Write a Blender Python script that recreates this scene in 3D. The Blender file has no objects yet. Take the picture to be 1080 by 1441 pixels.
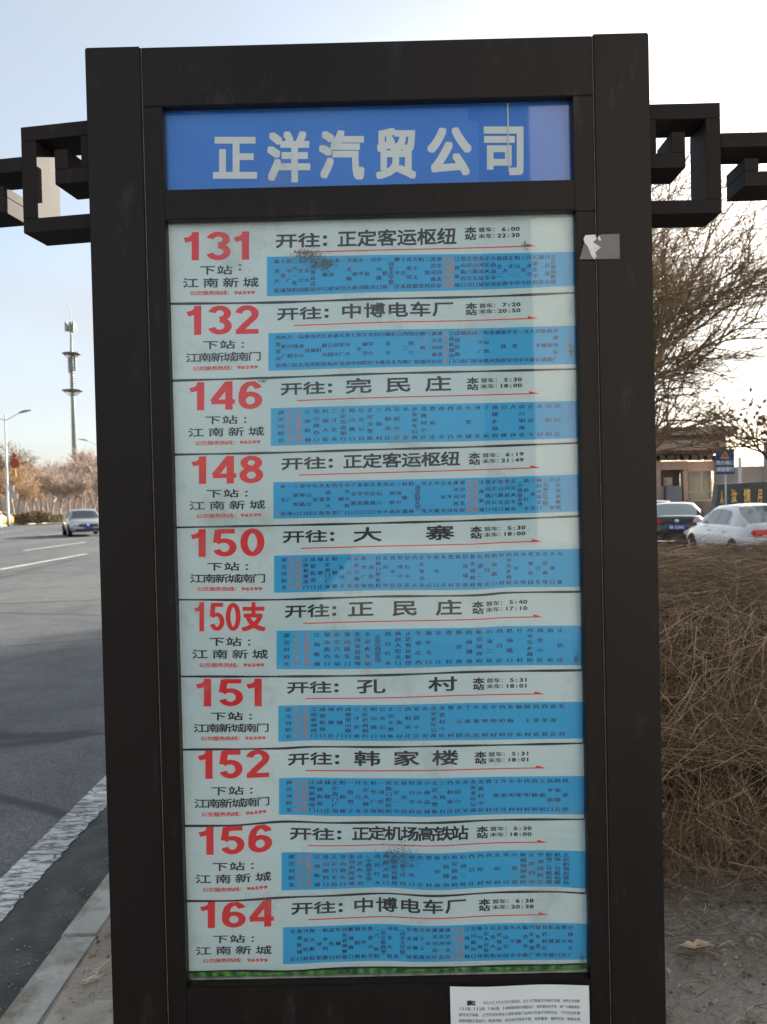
import bpy, bmesh, math, random
from mathutils import Vector, Matrix
sc = bpy.context.scene
C = sc.collection
rad = math.radians
PI = math.pi

# ------------------------------------------------------------------ camera
EYE = Vector((0, 0, 1.5))
F = 1083.0
P_, Y_, R_ = rad(0.8926), rad(0.2719), rad(1.3420)
def camrot():
    cp, sp, cy, sy, cr, sr = math.cos(P_), math.sin(P_), math.cos(Y_), math.sin(Y_), math.cos(R_), math.sin(R_)
    Rz = Matrix(((cy, -sy, 0), (sy, cy, 0), (0, 0, 1)))
    Rp = Matrix(((1, 0, 0), (0, cp, sp), (0, -sp, cp)))
    B = Matrix(((1, 0, 0), (0, 0, 1), (0, -1, 0)))
    Rr = Matrix(((cr, -sr, 0), (sr, cr, 0), (0, 0, 1)))
    return Rz @ Rp @ B @ Rr
RM = camrot()
cd = bpy.data.cameras.new('camera'); cam = bpy.data.objects.new('camera', cd); C.objects.link(cam)
cr_, cu_, cb_ = RM @ Vector((1, 0, 0)), RM @ Vector((0, -1, 0)), RM @ Vector((0, 0, -1))
m4 = Matrix((cr_, cu_, cb_)).transposed().to_4x4(); m4.translation = EYE
cam.matrix_world = m4
cd.sensor_width = 36; cd.lens = 36 * F / 1441; cd.clip_end = 3000; cd.clip_start = 0.05
cd.dof.use_dof = True; cd.dof.focus_distance = 1.83; cd.dof.aperture_fstop = 7.0
sc.camera = cam

# ------------------------------------------------------------------ sky, sun, exposure
SUN_AZ, SUN_EL = rad(40), rad(20)          # azimuth from +Y towards +X
w = bpy.data.worlds.new('World'); sc.world = w; w.use_nodes = True
nt = w.node_tree; N = nt.nodes; L = nt.links
for n in list(N): N.remove(n)
out = N.new('ShaderNodeOutputWorld'); bg = N.new('ShaderNodeBackground'); L.new(bg.outputs[0], out.inputs[0])
sky = N.new('ShaderNodeTexSky'); sky.sky_type = 'NISHITA'; sky.sun_disc = False
sky.sun_elevation = SUN_EL; sky.sun_rotation = SUN_AZ; sky.air_density = 1.0; sky.dust_density = 2.6; sky.ozone_density = 1.5
tc = N.new('ShaderNodeTexCoord')
mp = N.new('ShaderNodeMapping'); mp.inputs['Scale'].default_value = (1.2, 1.2, 3.0); L.new(tc.outputs['Generated'], mp.inputs[0])
no = N.new('ShaderNodeTexNoise'); no.inputs['Scale'].default_value = 1.6; no.inputs['Detail'].default_value = 5; no.inputs['Roughness'].default_value = .5
L.new(mp.outputs[0], no.inputs[0])
cr = N.new('ShaderNodeMapRange'); cr.inputs[1].default_value = .35; cr.inputs[2].default_value = .65; cr.inputs[3].default_value = .45; cr.inputs[4].default_value = .88
L.new(no.outputs[0], cr.inputs[0])
# thin high overcast: pale veil mixed over the clear sky
lum = N.new('ShaderNodeRGBToBW'); L.new(sky.outputs[0], lum.inputs[0])
vm = N.new('ShaderNodeVectorMath'); vm.operation = 'MULTIPLY_ADD'
L.new(lum.outputs[0], vm.inputs[0]); vm.inputs[1].default_value = (.20, .20, .20); vm.inputs[2].default_value = (1.68, 1.84, 2.0)
mx = N.new('ShaderNodeMix'); mx.data_type = 'RGBA'
L.new(cr.outputs[0], mx.inputs[0]); L.new(sky.outputs[0], mx.inputs[6]); L.new(vm.outputs[0], mx.inputs[7])
L.new(mx.outputs[2], bg.inputs[0]); bg.inputs[1].default_value = 0.10
sd = bpy.data.lights.new('sun', 'SUN'); sd.energy = 4.6; sd.angle = rad(0.6); sd.color = (1, .90, .76)
so = bpy.data.objects.new('sun', sd); C.objects.link(so)
SUN = Vector((math.sin(SUN_AZ) * math.cos(SUN_EL), math.cos(SUN_AZ) * math.cos(SUN_EL), math.sin(SUN_EL)))
so.rotation_euler = SUN.to_track_quat('Z', 'Y').to_euler(); so.location = (20, 20, 20)
sc.view_settings.view_transform = 'Standard'; sc.view_settings.look = 'None'
sc.view_settings.gamma = 1; sc.view_settings.exposure = 1.68; sc.view_settings.use_curve_mapping = False
sc.cycles.use_denoising = True; sc.cycles.max_bounces = 8; sc.cycles.transparent_max_bounces = 12

# ------------------------------------------------------------------ helpers
def ray(px, py): return RM @ Vector(((px - 540) / F, (py - 720.5) / F, 1))
def at(px, py, Y):
    d = ray(px, py); return EYE + d * (Y / d.y)
def gat(px, py, z):
    d = ray(px, py); return EYE + d * ((z - EYE.z) / d.z)
def link(name, me, parent=None, loc=None):
    o = bpy.data.objects.new(name, me); C.objects.link(o)
    if parent: o.parent = parent
    if loc is not None: o.location = loc
    return o
def empty(name, label, cat, loc=(0, 0, 0), rz=0, group=None):
    o = link(name, None); o.location = loc; o.rotation_euler[2] = rz
    return tag(o, label, cat, group)
def tag(o, label=None, cat=None, group=None, kind=None):
    if label: o['label'] = label
    if cat: o['category'] = cat
    if group: o['group'] = group
    if kind: o['kind'] = kind
    return o
def copy_tree(o, parent=None):
    c = o.copy(); C.objects.link(c)
    if parent: c.parent = parent
    for ch in list(o.children): copy_tree(ch, c)
    return c

class MB:
    """collects verts / faces with material slots and an optional per-face tint"""
    def __init__(s): s.v = []; s.f = []; s.m = []; s.t = []
    def add(s, vs, fs, mi=0, tint=None):
        b = len(s.v); s.v += [tuple(p) for p in vs]
        for f in fs:
            s.f.append(tuple(b + i for i in f)); s.m.append(mi); s.t.append(tint if tint is not None else .5)
    def box(s, x0, x1, y0, y1, z0, z1, mi=0, tint=None):
        s.add([(x0,y0,z0),(x1,y0,z0),(x1,y1,z0),(x0,y1,z0),(x0,y0,z1),(x1,y0,z1),(x1,y1,z1),(x0,y1,z1)],
              [(0,3,2,1),(4,5,6,7),(0,1,5,4),(1,2,6,5),(2,3,7,6),(3,0,4,7)], mi, tint)
    def quad(s, a, b, c, d, mi=0, tint=None): s.add([a, b, c, d], [(0, 1, 2, 3)], mi, tint)
    def tube(s, pts, rs, n=6, mi=0, tint=None, cap=True):
        pts = [Vector(p) for p in pts]; b = len(s.v); k = len(pts)
        up = Vector((0, 0, 1))
        for i, p in enumerate(pts):
            d = (pts[min(i + 1, k - 1)] - pts[max(i - 1, 0)])
            if d.length < 1e-9: d = Vector((0, 0, 1))
            d.normalize()
            a = d.cross(up if abs(d.z) < .95 else Vector((1, 0, 0))).normalized(); c = d.cross(a)
            r = rs[i] if isinstance(rs, (list, tuple)) else rs
            for j in range(n):
                t = 2 * PI * j / n; s.v.append(tuple(p + a * (r * math.cos(t)) + c * (r * math.sin(t))))
        tt = tint if tint is not None else .5
        for i in range(k - 1):
            for j in range(n):
                j2 = (j + 1) % n
                s.f.append((b + i*n + j, b + i*n + j2, b + (i+1)*n + j2, b + (i+1)*n + j)); s.m.append(mi); s.t.append(tt)
        if cap:
            s.f.append(tuple(b + j for j in reversed(range(n)))); s.m.append(mi); s.t.append(tt)
            s.f.append(tuple(b + (k-1)*n + j for j in range(n))); s.m.append(mi); s.t.append(tt)
    def lathe(s, prof, c=(0, 0, 0), n=12, axis='z', mi=0):
        b = len(s.v); k = len(prof)
        for (r, h) in prof:
            for j in range(n):
                t = 2 * PI * j / n; u, v = r * math.cos(t), r * math.sin(t)
                p = (u, v, h) if axis == 'z' else ((h, u, v) if axis == 'x' else (v, h, u))
                s.v.append((p[0] + c[0], p[1] + c[1], p[2] + c[2]))
        for i in range(k - 1):
            for j in range(n):
                j2 = (j + 1) % n
                s.f.append((b + i*n + j, b + i*n + j2, b + (i+1)*n + j2, b + (i+1)*n + j)); s.m.append(mi); s.t.append(.5)
        s.f.append(tuple(b + j for j in reversed(range(n)))); s.m.append(mi); s.t.append(.5)
        s.f.append(tuple(b + (k-1)*n + j for j in range(n))); s.m.append(mi); s.t.append(.5)
    def mesh(s, name, mats, smooth=False, tint=False):
        me = bpy.data.meshes.new(name); me.from_pydata(s.v, [], s.f)
        for m in (mats if isinstance(mats, (list, tuple)) else [mats]): me.materials.append(m)
        me.polygons.foreach_set('material_index', s.m)
        if smooth: me.polygons.foreach_set('use_smooth', [True] * len(s.f))
        if tint:
            a = me.attributes.new('tint', 'FLOAT', 'FACE'); a.data.foreach_set('value', s.t)
        me.update(); return me
    def build(s, name, mats, parent=None, loc=None, smooth=False, tint=False, bevel=0, segs=2):
        me = s.mesh(name, mats, smooth, tint)
        if bevel:
            bm = bmesh.new(); bm.from_mesh(me)
            bmesh.ops.remove_doubles(bm, verts=bm.verts, dist=1e-6)
            es = [e for e in bm.edges if len(e.link_faces) == 2 and e.calc_face_angle(0) > .5]
            bmesh.ops.bevel(bm, geom=es, offset=bevel, segments=segs, affect='EDGES', clamp_overlap=True)
            bm.to_mesh(me); bm.free()
        return link(name, me, parent, loc)

def nodes(m):
    m.use_nodes = True; return m.node_tree.nodes, m.node_tree.links, m.node_tree.nodes['Principled BSDF']
def lc(c): return (c[0], c[1], c[2], 1)
def mat(name, c1, c2=None, scale=4.0, rough=.6, metal=0, bump=0, bscale=60, detail=6, lo=.35, hi=.65, stretch=None,
        tint=None, coat=0, spec=None, rvar=0, emit=0):
    """principled material: two colours mixed by noise, optional per-face tint range, bump"""
    m = bpy.data.materials.new(name); N, L, B = nodes(m)
    B.inputs['Roughness'].default_value = rough; B.inputs['Metallic'].default_value = metal
    if coat: B.inputs['Coat Weight'].default_value = coat
    if spec is not None: B.inputs['Specular IOR Level'].default_value = spec
    B.inputs['Base Color'].default_value = lc(c1)
    tcn = N.new('ShaderNodeTexCoord'); src = tcn.outputs['Object']
    if stretch:
        mpn = N.new('ShaderNodeMapping'); mpn.inputs['Scale'].default_value = stretch; L.new(src, mpn.inputs[0]); src = mpn.outputs[0]
    col = None
    if c2 is not None:
        n = N.new('ShaderNodeTexNoise'); n.inputs['Scale'].default_value = scale; n.inputs['Detail'].default_value = detail
        L.new(src, n.inputs[0])
        mr = N.new('ShaderNodeMapRange'); mr.inputs[1].default_value = lo; mr.inputs[2].default_value = hi; L.new(n.outputs[0], mr.inputs[0])
        mxn = N.new('ShaderNodeMix'); mxn.data_type = 'RGBA'; mxn.inputs[6].default_value = lc(c1); mxn.inputs[7].default_value = lc(c2)
        L.new(mr.outputs[0], mxn.inputs[0]); col = mxn.outputs[2]
        if rvar:
            r2 = N.new('ShaderNodeMapRange'); r2.inputs[3].default_value = rough - rvar; r2.inputs[4].default_value = rough + rvar
            L.new(n.outputs[0], r2.inputs[0]); L.new(r2.outputs[0], B.inputs['Roughness'])
    if tint:
        a = N.new('ShaderNodeAttribute'); a.attribute_name = 'tint'
        rp = N.new('ShaderNodeValToRGB'); e = rp.color_ramp.elements
        e[0].position = 0; e[0].color = lc(tint[0]); e[1].position = 1; e[1].color = lc(tint[-1])
        for i, c in enumerate(tint[1:-1]):
            q = rp.color_ramp.elements.new((i + 1) / (len(tint) - 1)); q.color = lc(c)
        L.new(a.outputs['Fac'], rp.inputs[0]); col = rp.outputs[0]
    if col is not None: L.new(col, B.inputs['Base Color'])
    if bump:
        n2 = N.new('ShaderNodeTexNoise'); n2.inputs['Scale'].default_value = bscale; n2.inputs['Detail'].default_value = 4
        L.new(src, n2.inputs[0]); bp = N.new('ShaderNodeBump'); bp.inputs['Strength'].default_value = 1; bp.inputs['Distance'].default_value = bump
        L.new(n2.outputs[0], bp.inputs['Height']); L.new(bp.outputs[0], B.inputs['Normal'])
    if emit:
        B.inputs['Emission Color'].default_value = lc(c1); B.inputs['Emission Strength'].default_value = emit
    return m
R = random.Random(7)

# ------------------------------------------------------------------ ground, road, kerbs
ROAD, LOT = -0.13, -0.24
def road_material():
    m = bpy.data.materials.new('asphalt'); N, L, B = nodes(m)
    tcn = N.new('ShaderNodeTexCoord')
    mpn = N.new('ShaderNodeMapping'); mpn.inputs['Scale'].default_value = (.35, .10, 1); L.new(tcn.outputs['Object'], mpn.inputs[0])
    a = N.new('ShaderNodeTexNoise'); a.inputs['Scale'].default_value = 1.1; a.inputs['Detail'].default_value = 7; a.inputs['Roughness'].default_value = .6; L.new(mpn.outputs[0], a.inputs[0])
    b = N.new('ShaderNodeTexNoise'); b.inputs['Scale'].default_value = 75; b.inputs['Detail'].default_value = 5; b.inputs['Roughness'].default_value = .75; L.new(tcn.outputs['Object'], b.inputs[0])
    c = N.new('ShaderNodeTexNoise'); c.inputs['Scale'].default_value = 2.2; c.inputs['Detail'].default_value = 8; c.inputs['Roughness'].default_value = .7; L.new(tcn.outputs['Object'], c.inputs[0])
    r1 = N.new('ShaderNodeValToRGB'); e = r1.color_ramp.elements
    e[0].position = .36; e[0].color = (.060, .071, .085, 1); e[1].position = .66; e[1].color = (.128, .132, .135, 1)
    L.new(a.outputs[0], r1.inputs[0])
    r2 = N.new('ShaderNodeValToRGB'); e = r2.color_ramp.elements
    e[0].position = .40; e[0].color = (.45, .45, .45, 1); e[1].position = .66; e[1].color = (1.55, 1.53, 1.5, 1); L.new(b.outputs[0], r2.inputs[0])
    r3 = N.new('ShaderNodeValToRGB'); e = r3.color_ramp.elements
    e[0].position = .38; e[0].color = (.72, .74, .76, 1); e[1].position = .62; e[1].color = (1.1, 1.08, 1.05, 1); L.new(c.outputs[0], r3.inputs[0])
    m1 = N.new('ShaderNodeMix'); m1.data_type = 'RGBA'; m1.blend_type = 'MULTIPLY'; m1.inputs[0].default_value = 1
    L.new(r1.outputs[0], m1.inputs[6]); L.new(r2.outputs[0], m1.inputs[7])
    m2 = N.new('ShaderNodeMix'); m2.data_type = 'RGBA'; m2.blend_type = 'MULTIPLY'; m2.inputs[0].default_value = 1
    L.new(m1.outputs[2], m2.inputs[6]); L.new(r3.outputs[0], m2.inputs[7])
    # tar-sealed cracks
    vo = N.new('ShaderNodeTexVoronoi'); vo.feature = 'DISTANCE_TO_EDGE'; vo.inputs['Scale'].default_value = .22
    wn = N.new('ShaderNodeMix'); wn.data_type = 'VECTOR'; wn.inputs[0].default_value = .12
    L.new(tcn.outputs['Object'], wn.inputs[4]); L.new(c.outputs[1], wn.inputs[5]); 
    mp3 = N.new('ShaderNodeMapping'); mp3.inputs['Scale'].default_value = (.6, 1.5, 1); L.new(wn.outputs[1], mp3.inputs[0]); L.new(mp3.outputs[0], vo.inputs[0])
    cr2 = N.new('ShaderNodeMapRange'); cr2.inputs[1].default_value = .004; cr2.inputs[2].default_value = .012; L.new(vo.outputs[0], cr2.inputs[0])
    m3 = N.new('ShaderNodeMix'); m3.data_type = 'RGBA'; L.new(cr2.outputs[0], m3.inputs[0]); m3.inputs[6].default_value = (.03, .03, .032, 1); L.new(m2.outputs[2], m3.inputs[7])
    L.new(m3.outputs[2], B.inputs['Base Color'])
    B.inputs['Roughness'].default_value = .78
    bp = N.new('ShaderNodeBump'); bp.inputs['Strength'].default_value = .8; bp.inputs['Distance'].default_value = .006
    L.new(b.outputs[0], bp.inputs['Height']); L.new(bp.outputs[0], B.inputs['Normal'])
    return m
def stained(name, c1, c2, dirt, scale, dscale, lo, hi, bump=.004, bscale=70):
    m = mat(name, c1, c2, scale=scale, rough=.88, bump=bump, bscale=bscale, detail=9); N, L = m.node_tree.nodes, m.node_tree.links; B = N['Principled BSDF']
    old = B.inputs['Base Color'].links[0].from_socket
    g_ = N.new('ShaderNodeNewGeometry'); n = N.new('ShaderNodeTexNoise'); n.inputs['Scale'].default_value = dscale; n.inputs['Detail'].default_value = 12; n.inputs['Roughness'].default_value = .72; L.new(g_.outputs['Position'], n.inputs[0])
    q = N.new('ShaderNodeMapRange'); q.inputs[1].default_value = lo; q.inputs[2].default_value = hi; L.new(n.outputs[0], q.inputs[0])
    x = N.new('ShaderNodeMix'); x.data_type = 'RGBA'; L.new(q.outputs[0], x.inputs[0]); L.new(old, x.inputs[6]); x.inputs[7].default_value = lc(dirt)
    L.new(x.outputs[2], B.inputs['Base Color']); return m
M_road = road_material()
M_soil = stained('soil', (.22, .18, .14), (.35, .31, .255), (.085, .068, .05), 3.5, 16, .54, .70, .014, 45)
M_gutter = stained('gutter_asphalt', (.030, .036, .036), (.075, .078, .072), (.014, .016, .015), 7, 28, .58, .66, .006, 110)
M_kerb = stained('kerb_stone', (.28, .28, .255), (.38, .38, .35), (.17, .14, .10), 6, 4.5, .48, .64)
M_kerbfar = mat('far_kerb', (.42, .39, .30), (.55, .52, .42), scale=2, rough=.85)
M_paver = stained('paver', (.27, .25, .20), (.36, .335, .28), (.16, .135, .10), 8, 9, .50, .68)
M_lot = mat('parking_asphalt', (.06, .06, .06), (.12, .115, .11), scale=1.2, rough=.85)
M_verge = mat('verge_soil', (.10, .085, .05), (.20, .16, .10), scale=.6, rough=.95)

def noisy_sheet(name, x0, x1, y0, y1, z, nx, ny, amp, m, seed=0, **k):
    rr = random.Random(seed); b = MB(); vs = []
    for j in range(ny + 1):
        for i in range(nx + 1):
            x = x0 + (x1 - x0) * i / nx; y = y0 + (y1 - y0) * j / ny
            edge = i in (0, nx) or j in (0, ny)
            vs.append((x, y, z if edge else z + rr.uniform(-amp, amp)))
    fs = [(j*(nx+1)+i, j*(nx+1)+i+1, (j+1)*(nx+1)+i+1, (j+1)*(nx+1)+i) for j in range(ny) for i in range(nx)]
    b.add(vs, fs); o = b.build(name, m, smooth=True); tag(o, kind='structure'); return o
g = MB(); g.quad((-1500, -300, -.27), (1500, -300, -.27), (1500, 2500, -.27), (-1500, 2500, -.27)); tag(g.build('ground', M_verge), kind='structure')
FARK = -36.2
g = MB(); g.quad((FARK, -80, ROAD), (-1.18, -80, ROAD), (-1.18, 600, ROAD), (FARK, 600, ROAD)); tag(g.build('road', M_road), kind='structure')
g = MB()   # darker gutter strip between the edge line and the kerb, ragged on the road side
n = 160; y0, y1 = -4, 40; rr = random.Random(3)
for i in range(n):
    ya, yb = y0 + (y1 - y0) * i / n, y0 + (y1 - y0) * (i + 1) / n
    xa = -1.565 + .012 * math.sin(i * 1.7) + (rr.uniform(-.01, .01) if i else 0)
    if i == 0: xp = xa
    g.quad((xp, ya, ROAD + .004), (-1.19, ya, ROAD + .004), (-1.19, yb, ROAD + .004), (xa, yb, ROAD + .004)); xp = xa
tag(g.build('gutter', M_gutter), kind='structure')
noisy_sheet('soil', -1.04, 2.0, -3, 9.0, 0.0, 60, 160, .006, M_soil, 5)
noisy_sheet('soil_strip', 2.0, 30, -3, 9.0, 0.0, 40, 20, .02, M_soil, 6)
g = MB(); g.box(-1.04, 30, 9.0, 9.12, LOT, .0); tag(g.build('lot_kerb', M_kerb), kind='structure')
g = MB(); g.quad((-1.04, 9.12, LOT), (60, 9.12, LOT), (60, 600, LOT), (-1.04, 600, LOT)); tag(g.build('parking_lot', M_lot), kind='structure')
g = MB(); g.box(-300, FARK - .25, -80, 600, -.26, 0.02); tag(g.build('far_verge', M_verge), kind='structure')
M_bounce_paving = mat('bounce_paving', (.42, .40, .37), (.52, .50, .46), scale=2, rough=.85)
g = MB(); g.quad((-1.04, -60, .012), (40, -60, .012), (40, 1.2, .012), (-1.04, 1.2, .012)); tag(g.build('bounce_sidewalk', M_bounce_paving), kind='structure')  # unseen pale paving added to bounce sunlight onto the sign front
# painted lines
def paint_material():
    m = bpy.data.materials.new('road_paint'); N, L, B = nodes(m)
    tcn = N.new('ShaderNodeTexCoord'); mpn = N.new('ShaderNodeMapping'); mpn.inputs['Scale'].default_value = (5, 16, 1); L.new(tcn.outputs['Object'], mpn.inputs[0])
    no = N.new('ShaderNodeTexNoise'); no.inputs['Scale'].default_value = 3; no.inputs['Detail'].default_value = 5; L.new(tcn.outputs['Object'], no.inputs[0])
    ad = N.new('ShaderNodeMix'); ad.data_type = 'VECTOR'; ad.inputs[0].default_value = .35; L.new(mpn.outputs[0], ad.inputs[4]); L.new(no.outputs[1], ad.inputs[5])
    vo = N.new('ShaderNodeTexVoronoi'); vo.feature = 'DISTANCE_TO_EDGE'; vo.inputs['Scale'].default_value = 1.4; L.new(ad.outputs[1], vo.inputs[0])
    r = N.new('ShaderNodeMapRange'); r.inputs[1].default_value = .006; r.inputs[2].default_value = .03; L.new(vo.outputs[0], r.inputs[0])
    n3 = N.new('ShaderNodeTexNoise'); n3.inputs['Scale'].default_value = 22; n3.inputs['Detail'].default_value = 8; n3.inputs['Roughness'].default_value = .75
    mp2 = N.new('ShaderNodeMapping'); mp2.inputs['Scale'].default_value = (.5, 2.2, 1); L.new(tcn.outputs['Object'], mp2.inputs[0]); L.new(mp2.outputs[0], n3.inputs[0])
    r3 = N.new('ShaderNodeMapRange'); r3.inputs[1].default_value = .40; r3.inputs[2].default_value = .50; L.new(n3.outputs[0], r3.inputs[0])
    mu = N.new('ShaderNodeMath'); mu.operation = 'MULTIPLY'; L.new(r.outputs[0], mu.inputs[0]); L.new(r3.outputs[0], mu.inputs[1])
    mxn = N.new('ShaderNodeMix'); mxn.data_type = 'RGBA'; mxn.inputs[6].default_value = (.10, .105, .10, 1); mxn.inputs[7].default_value = (.56, .58, .56, 1)
    L.new(mu.outputs[0], mxn.inputs[0])
    n4 = N.new('ShaderNodeTexNoise'); n4.inputs['Scale'].default_value = 5; n4.inputs['Detail'].default_value = 6; L.new(tcn.outputs['Object'], n4.inputs[0])
    m5 = N.new('ShaderNodeMix'); m5.data_type = 'RGBA'; m5.blend_type = 'MULTIPLY'; m5.inputs[0].default_value = 1
    r5 = N.new('ShaderNodeMapRange'); r5.inputs[1].default_value = .3; r5.inputs[2].default_value = .7; r5.inputs[3].default_value = .72; r5.inputs[4].default_value = 1.1; L.new(n4.outputs[0], r5.inputs[0])
    L.new(mxn.outputs[2], m5.inputs[6]); L.new(r5.outputs[0], m5.inputs[7])
    L.new(m5.outputs[2], B.inputs['Base Color']); B.inputs['Roughness'].default_value = .75
    bp = N.new('ShaderNodeBump'); bp.inputs['Distance'].default_value = .003; L.new(mu.outputs[0], bp.inputs['Height']); L.new(bp.outputs[0], B.inputs['Normal'])
    return m
M_paint = paint_material()
M_paint2 = mat('lane_paint', (.6, .6, .57), (.42, .42, .4), scale=3, rough=.8)
g = MB(); rr = random.Random(9); xl, xr = -1.735, -1.56; pl = pr = None
yv = -6.0
while yv < 60:
    st = .03 if yv < 8 else .5
    l = xl + rr.uniform(-.003, .003); r_ = xr + rr.uniform(-.010, .010)
    if pl is not None: g.quad((pl, yv, ROAD + .008), (pr, yv, ROAD + .008), (r_, yv + st, ROAD + .008), (l, yv + st, ROAD + .008))
    pl, pr = l, r_; yv += st
tag(g.build('edge_line', M_paint), kind='structure')
for nm, X, ys in (('lane_line', -10.45, [(y, y + 6) for y in (-18, -3, 6.2, 20.6, 35, 49, 63)]), ('lane_line', -14.0, [(y, y + 6) for y in (-4, 12, 29.5, 46, 60)]),
                  ('lane_line', -20.3, [(-60, 400)]), ('lane_line', -27.5, [(y, y + 6) for y in (20, 36, 52, 68)])):
    for a, b_ in ys:
        g = MB(); g.quad((X - .08, a, ROAD + .006), (X + .08, a, ROAD + .006), (X + .08, b_, ROAD + .006), (X - .08, b_, ROAD + .006))
        tag(g.build(nm, M_paint2), kind='structure')
# kerb: stones as pieces
kerb = link('kerb', None); tag(kerb, kind='structure')
bk = MB(); bk.box(-.0685, .0685, .001, .999, -.16, .002)
kme = bk.build('kerbstone', M_kerb, kerb, bevel=.010).data
first = True; yk = gat(108, 1317, 0).y - 1.0 - 3.0
for i in range(36):
    o = C.objects['kerbstone'] if i == 0 else link('kerbstone', kme, kerb)
    o.location = (-1.113 + R.uniform(-.003, .003), yk + i, R.uniform(-.0015, .0015)); o.rotation_euler = (0, 0, R.uniform(-.003, .003))
kf = link('far_kerb', None); tag(kf, kind='structure')
bk = MB(); bk.box(-.12, .12, .01, 1.98, -.14, .06); kfm = bk.mesh('kerbstone', M_kerbfar)
for i in range(60): link('kerbstone', kfm, kf, (FARK - .12, 30 + i * 2.0, 0))
pv = link('pavement', None); tag(pv, kind='structure')
yp = gat(120, 1409, 0).y
bk = MB(); bk.box(0, .292, 0, .292, -.05, .004); pvm = bk.build('paver', M_paver, pv, bevel=.006).data
k = 0
for i in range(6):
    for j in range(3):
        o = C.objects['paver'] if k == 0 else link('paver', pvm, pv)
        o.location = (-1.035 + i * .3 + R.uniform(-.002, .002), yp - .3 * (j + 1) + .008 + R.uniform(-.003, .003), R.uniform(-.002, .003)); k += 1

# ------------------------------------------------------------------ the bus stop sign
def frame_paint(name, c1, c2, rough=.45, sp=.20):
    m = mat(name, c1, c2, scale=2.2, rough=rough, rvar=.1, bump=.0004, bscale=35, stretch=(1, 1, .35), spec=sp)
    N, L = m.node_tree.nodes, m.node_tree.links; B = N['Principled BSDF']
    old = B.inputs['Base Color'].links[0].from_socket
    tcn = N.new('ShaderNodeTexCoord'); mq = N.new('ShaderNodeMapping'); mq.inputs['Scale'].default_value = (2.2, 2.2, .8); L.new(tcn.outputs['Object'], mq.inputs[0])
    n = N.new('ShaderNodeTexNoise'); n.inputs['Scale'].default_value = 6; n.inputs['Detail'].default_value = 12; n.inputs['Roughness'].default_value = .78; L.new(mq.outputs[0], n.inputs[0])
    q = N.new('ShaderNodeMapRange'); q.inputs[1].default_value = .56; q.inputs[2].default_value = .82; q.inputs[3].default_value = 0; q.inputs[4].default_value = .55; L.new(n.outputs[0], q.inputs[0])
    x = N.new('ShaderNodeMix'); x.data_type = 'RGBA'; L.new(q.outputs[0], x.inputs[0]); L.new(old, x.inputs[6]); x.inputs[7].default_value = (.075, .070, .067, 1)
    L.new(x.outputs[2], B.inputs['Base Color']); return m
M_frame = frame_paint('brown_metal_paint', (.0085, .0068, .0064), (.0130, .0105, .0100))
M_frame2 = frame_paint('brown_metal_paint_rail', (.0082, .0066, .0063), (.0118, .0096, .0093), .45)
M_wing = frame_paint('brown_metal_paint_bars', (.014, .0115, .0115), (.020, .017, .017), .62, .12)
M_seam = mat('worn_seam', (.16, .13, .10), (.06, .05, .045), scale=40, rough=.6)
M_black = mat('rubber_gasket', (.012, .012, .012), rough=.6)
M_alu = mat('aluminium_edge', (.42, .45, .43), (.2, .2, .2), scale=25, rough=.45, metal=.3, stretch=(1, 1, .3))
M_blue = mat('header_blue', (.008, .18, .72), (.015, .22, .76), scale=3, rough=.5)
M_white = mat('print_white', (.72, .80, .80), rough=.5)
M_ink = mat('print_black', (.012, .018, .03), rough=.6)
M_red = mat('print_red', (.80, .006, .018), (.82, .025, .03), scale=3, rough=.6)
M_orange = mat('print_orange', (.52, .26, .16), rough=.6)
M_band = mat('print_band_blue', (.012, .40, .80), (.022, .46, .84), scale=2.0, rough=.55)
M_bink = mat('print_dark_blue', (.012, .035, .16), rough=.6)
M_divider = mat('divider_black', (.008, .012, .014), rough=.5)
M_dirt = mat('dirt_flakes', (.09, .12, .08), (.16, .14, .10), scale=200, rough=.9)
M_tapew = mat('old_tape', (.6, .68, .68), rough=.4)
def paper_material():
    m = bpy.data.materials.new('route_paper'); N, L, B = nodes(m)
    tcn = N.new('ShaderNodeTexCoord')
    a = N.new('ShaderNodeTexNoise'); a.inputs['Scale'].default_value = 2.4; a.inputs['Detail'].default_value = 6; L.new(tcn.outputs['Object'], a.inputs[0])
    mxn = N.new('ShaderNodeMix'); mxn.data_type = 'RGBA'; mxn.inputs[6].default_value = (.58, .755, .79, 1); mxn.inputs[7].default_value = (.68, .83, .86, 1)
    mr = N.new('ShaderNodeMapRange'); mr.inputs[1].default_value = .35; mr.inputs[2].default_value = .65; L.new(a.outputs[0], mr.inputs[0]); L.new(mr.outputs[0], mxn.inputs[0])
    L.new(mxn.outputs[2], B.inputs['Base Color']); B.inputs['Roughness'].default_value = .5
    mpn = N.new('ShaderNodeMapping'); mpn.inputs['Scale'].default_value = (3, 1, 9); L.new(tcn.outputs['Object'], mpn.inputs[0])
    b = N.new('ShaderNodeTexNoise'); b.inputs['Scale'].default_value = 1.6; b.inputs['Detail'].default_value = 3; L.new(mpn.outputs[0], b.inputs[0])
    bp = N.new('ShaderNodeBump'); bp.inputs['Strength'].default_value = .5; bp.inputs['Distance'].default_value = .012; L.new(b.outputs[0], bp.inputs['Height']); L.new(bp.outputs[0], B.inputs['Normal'])
    return m
M_paper = paper_material()
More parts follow.
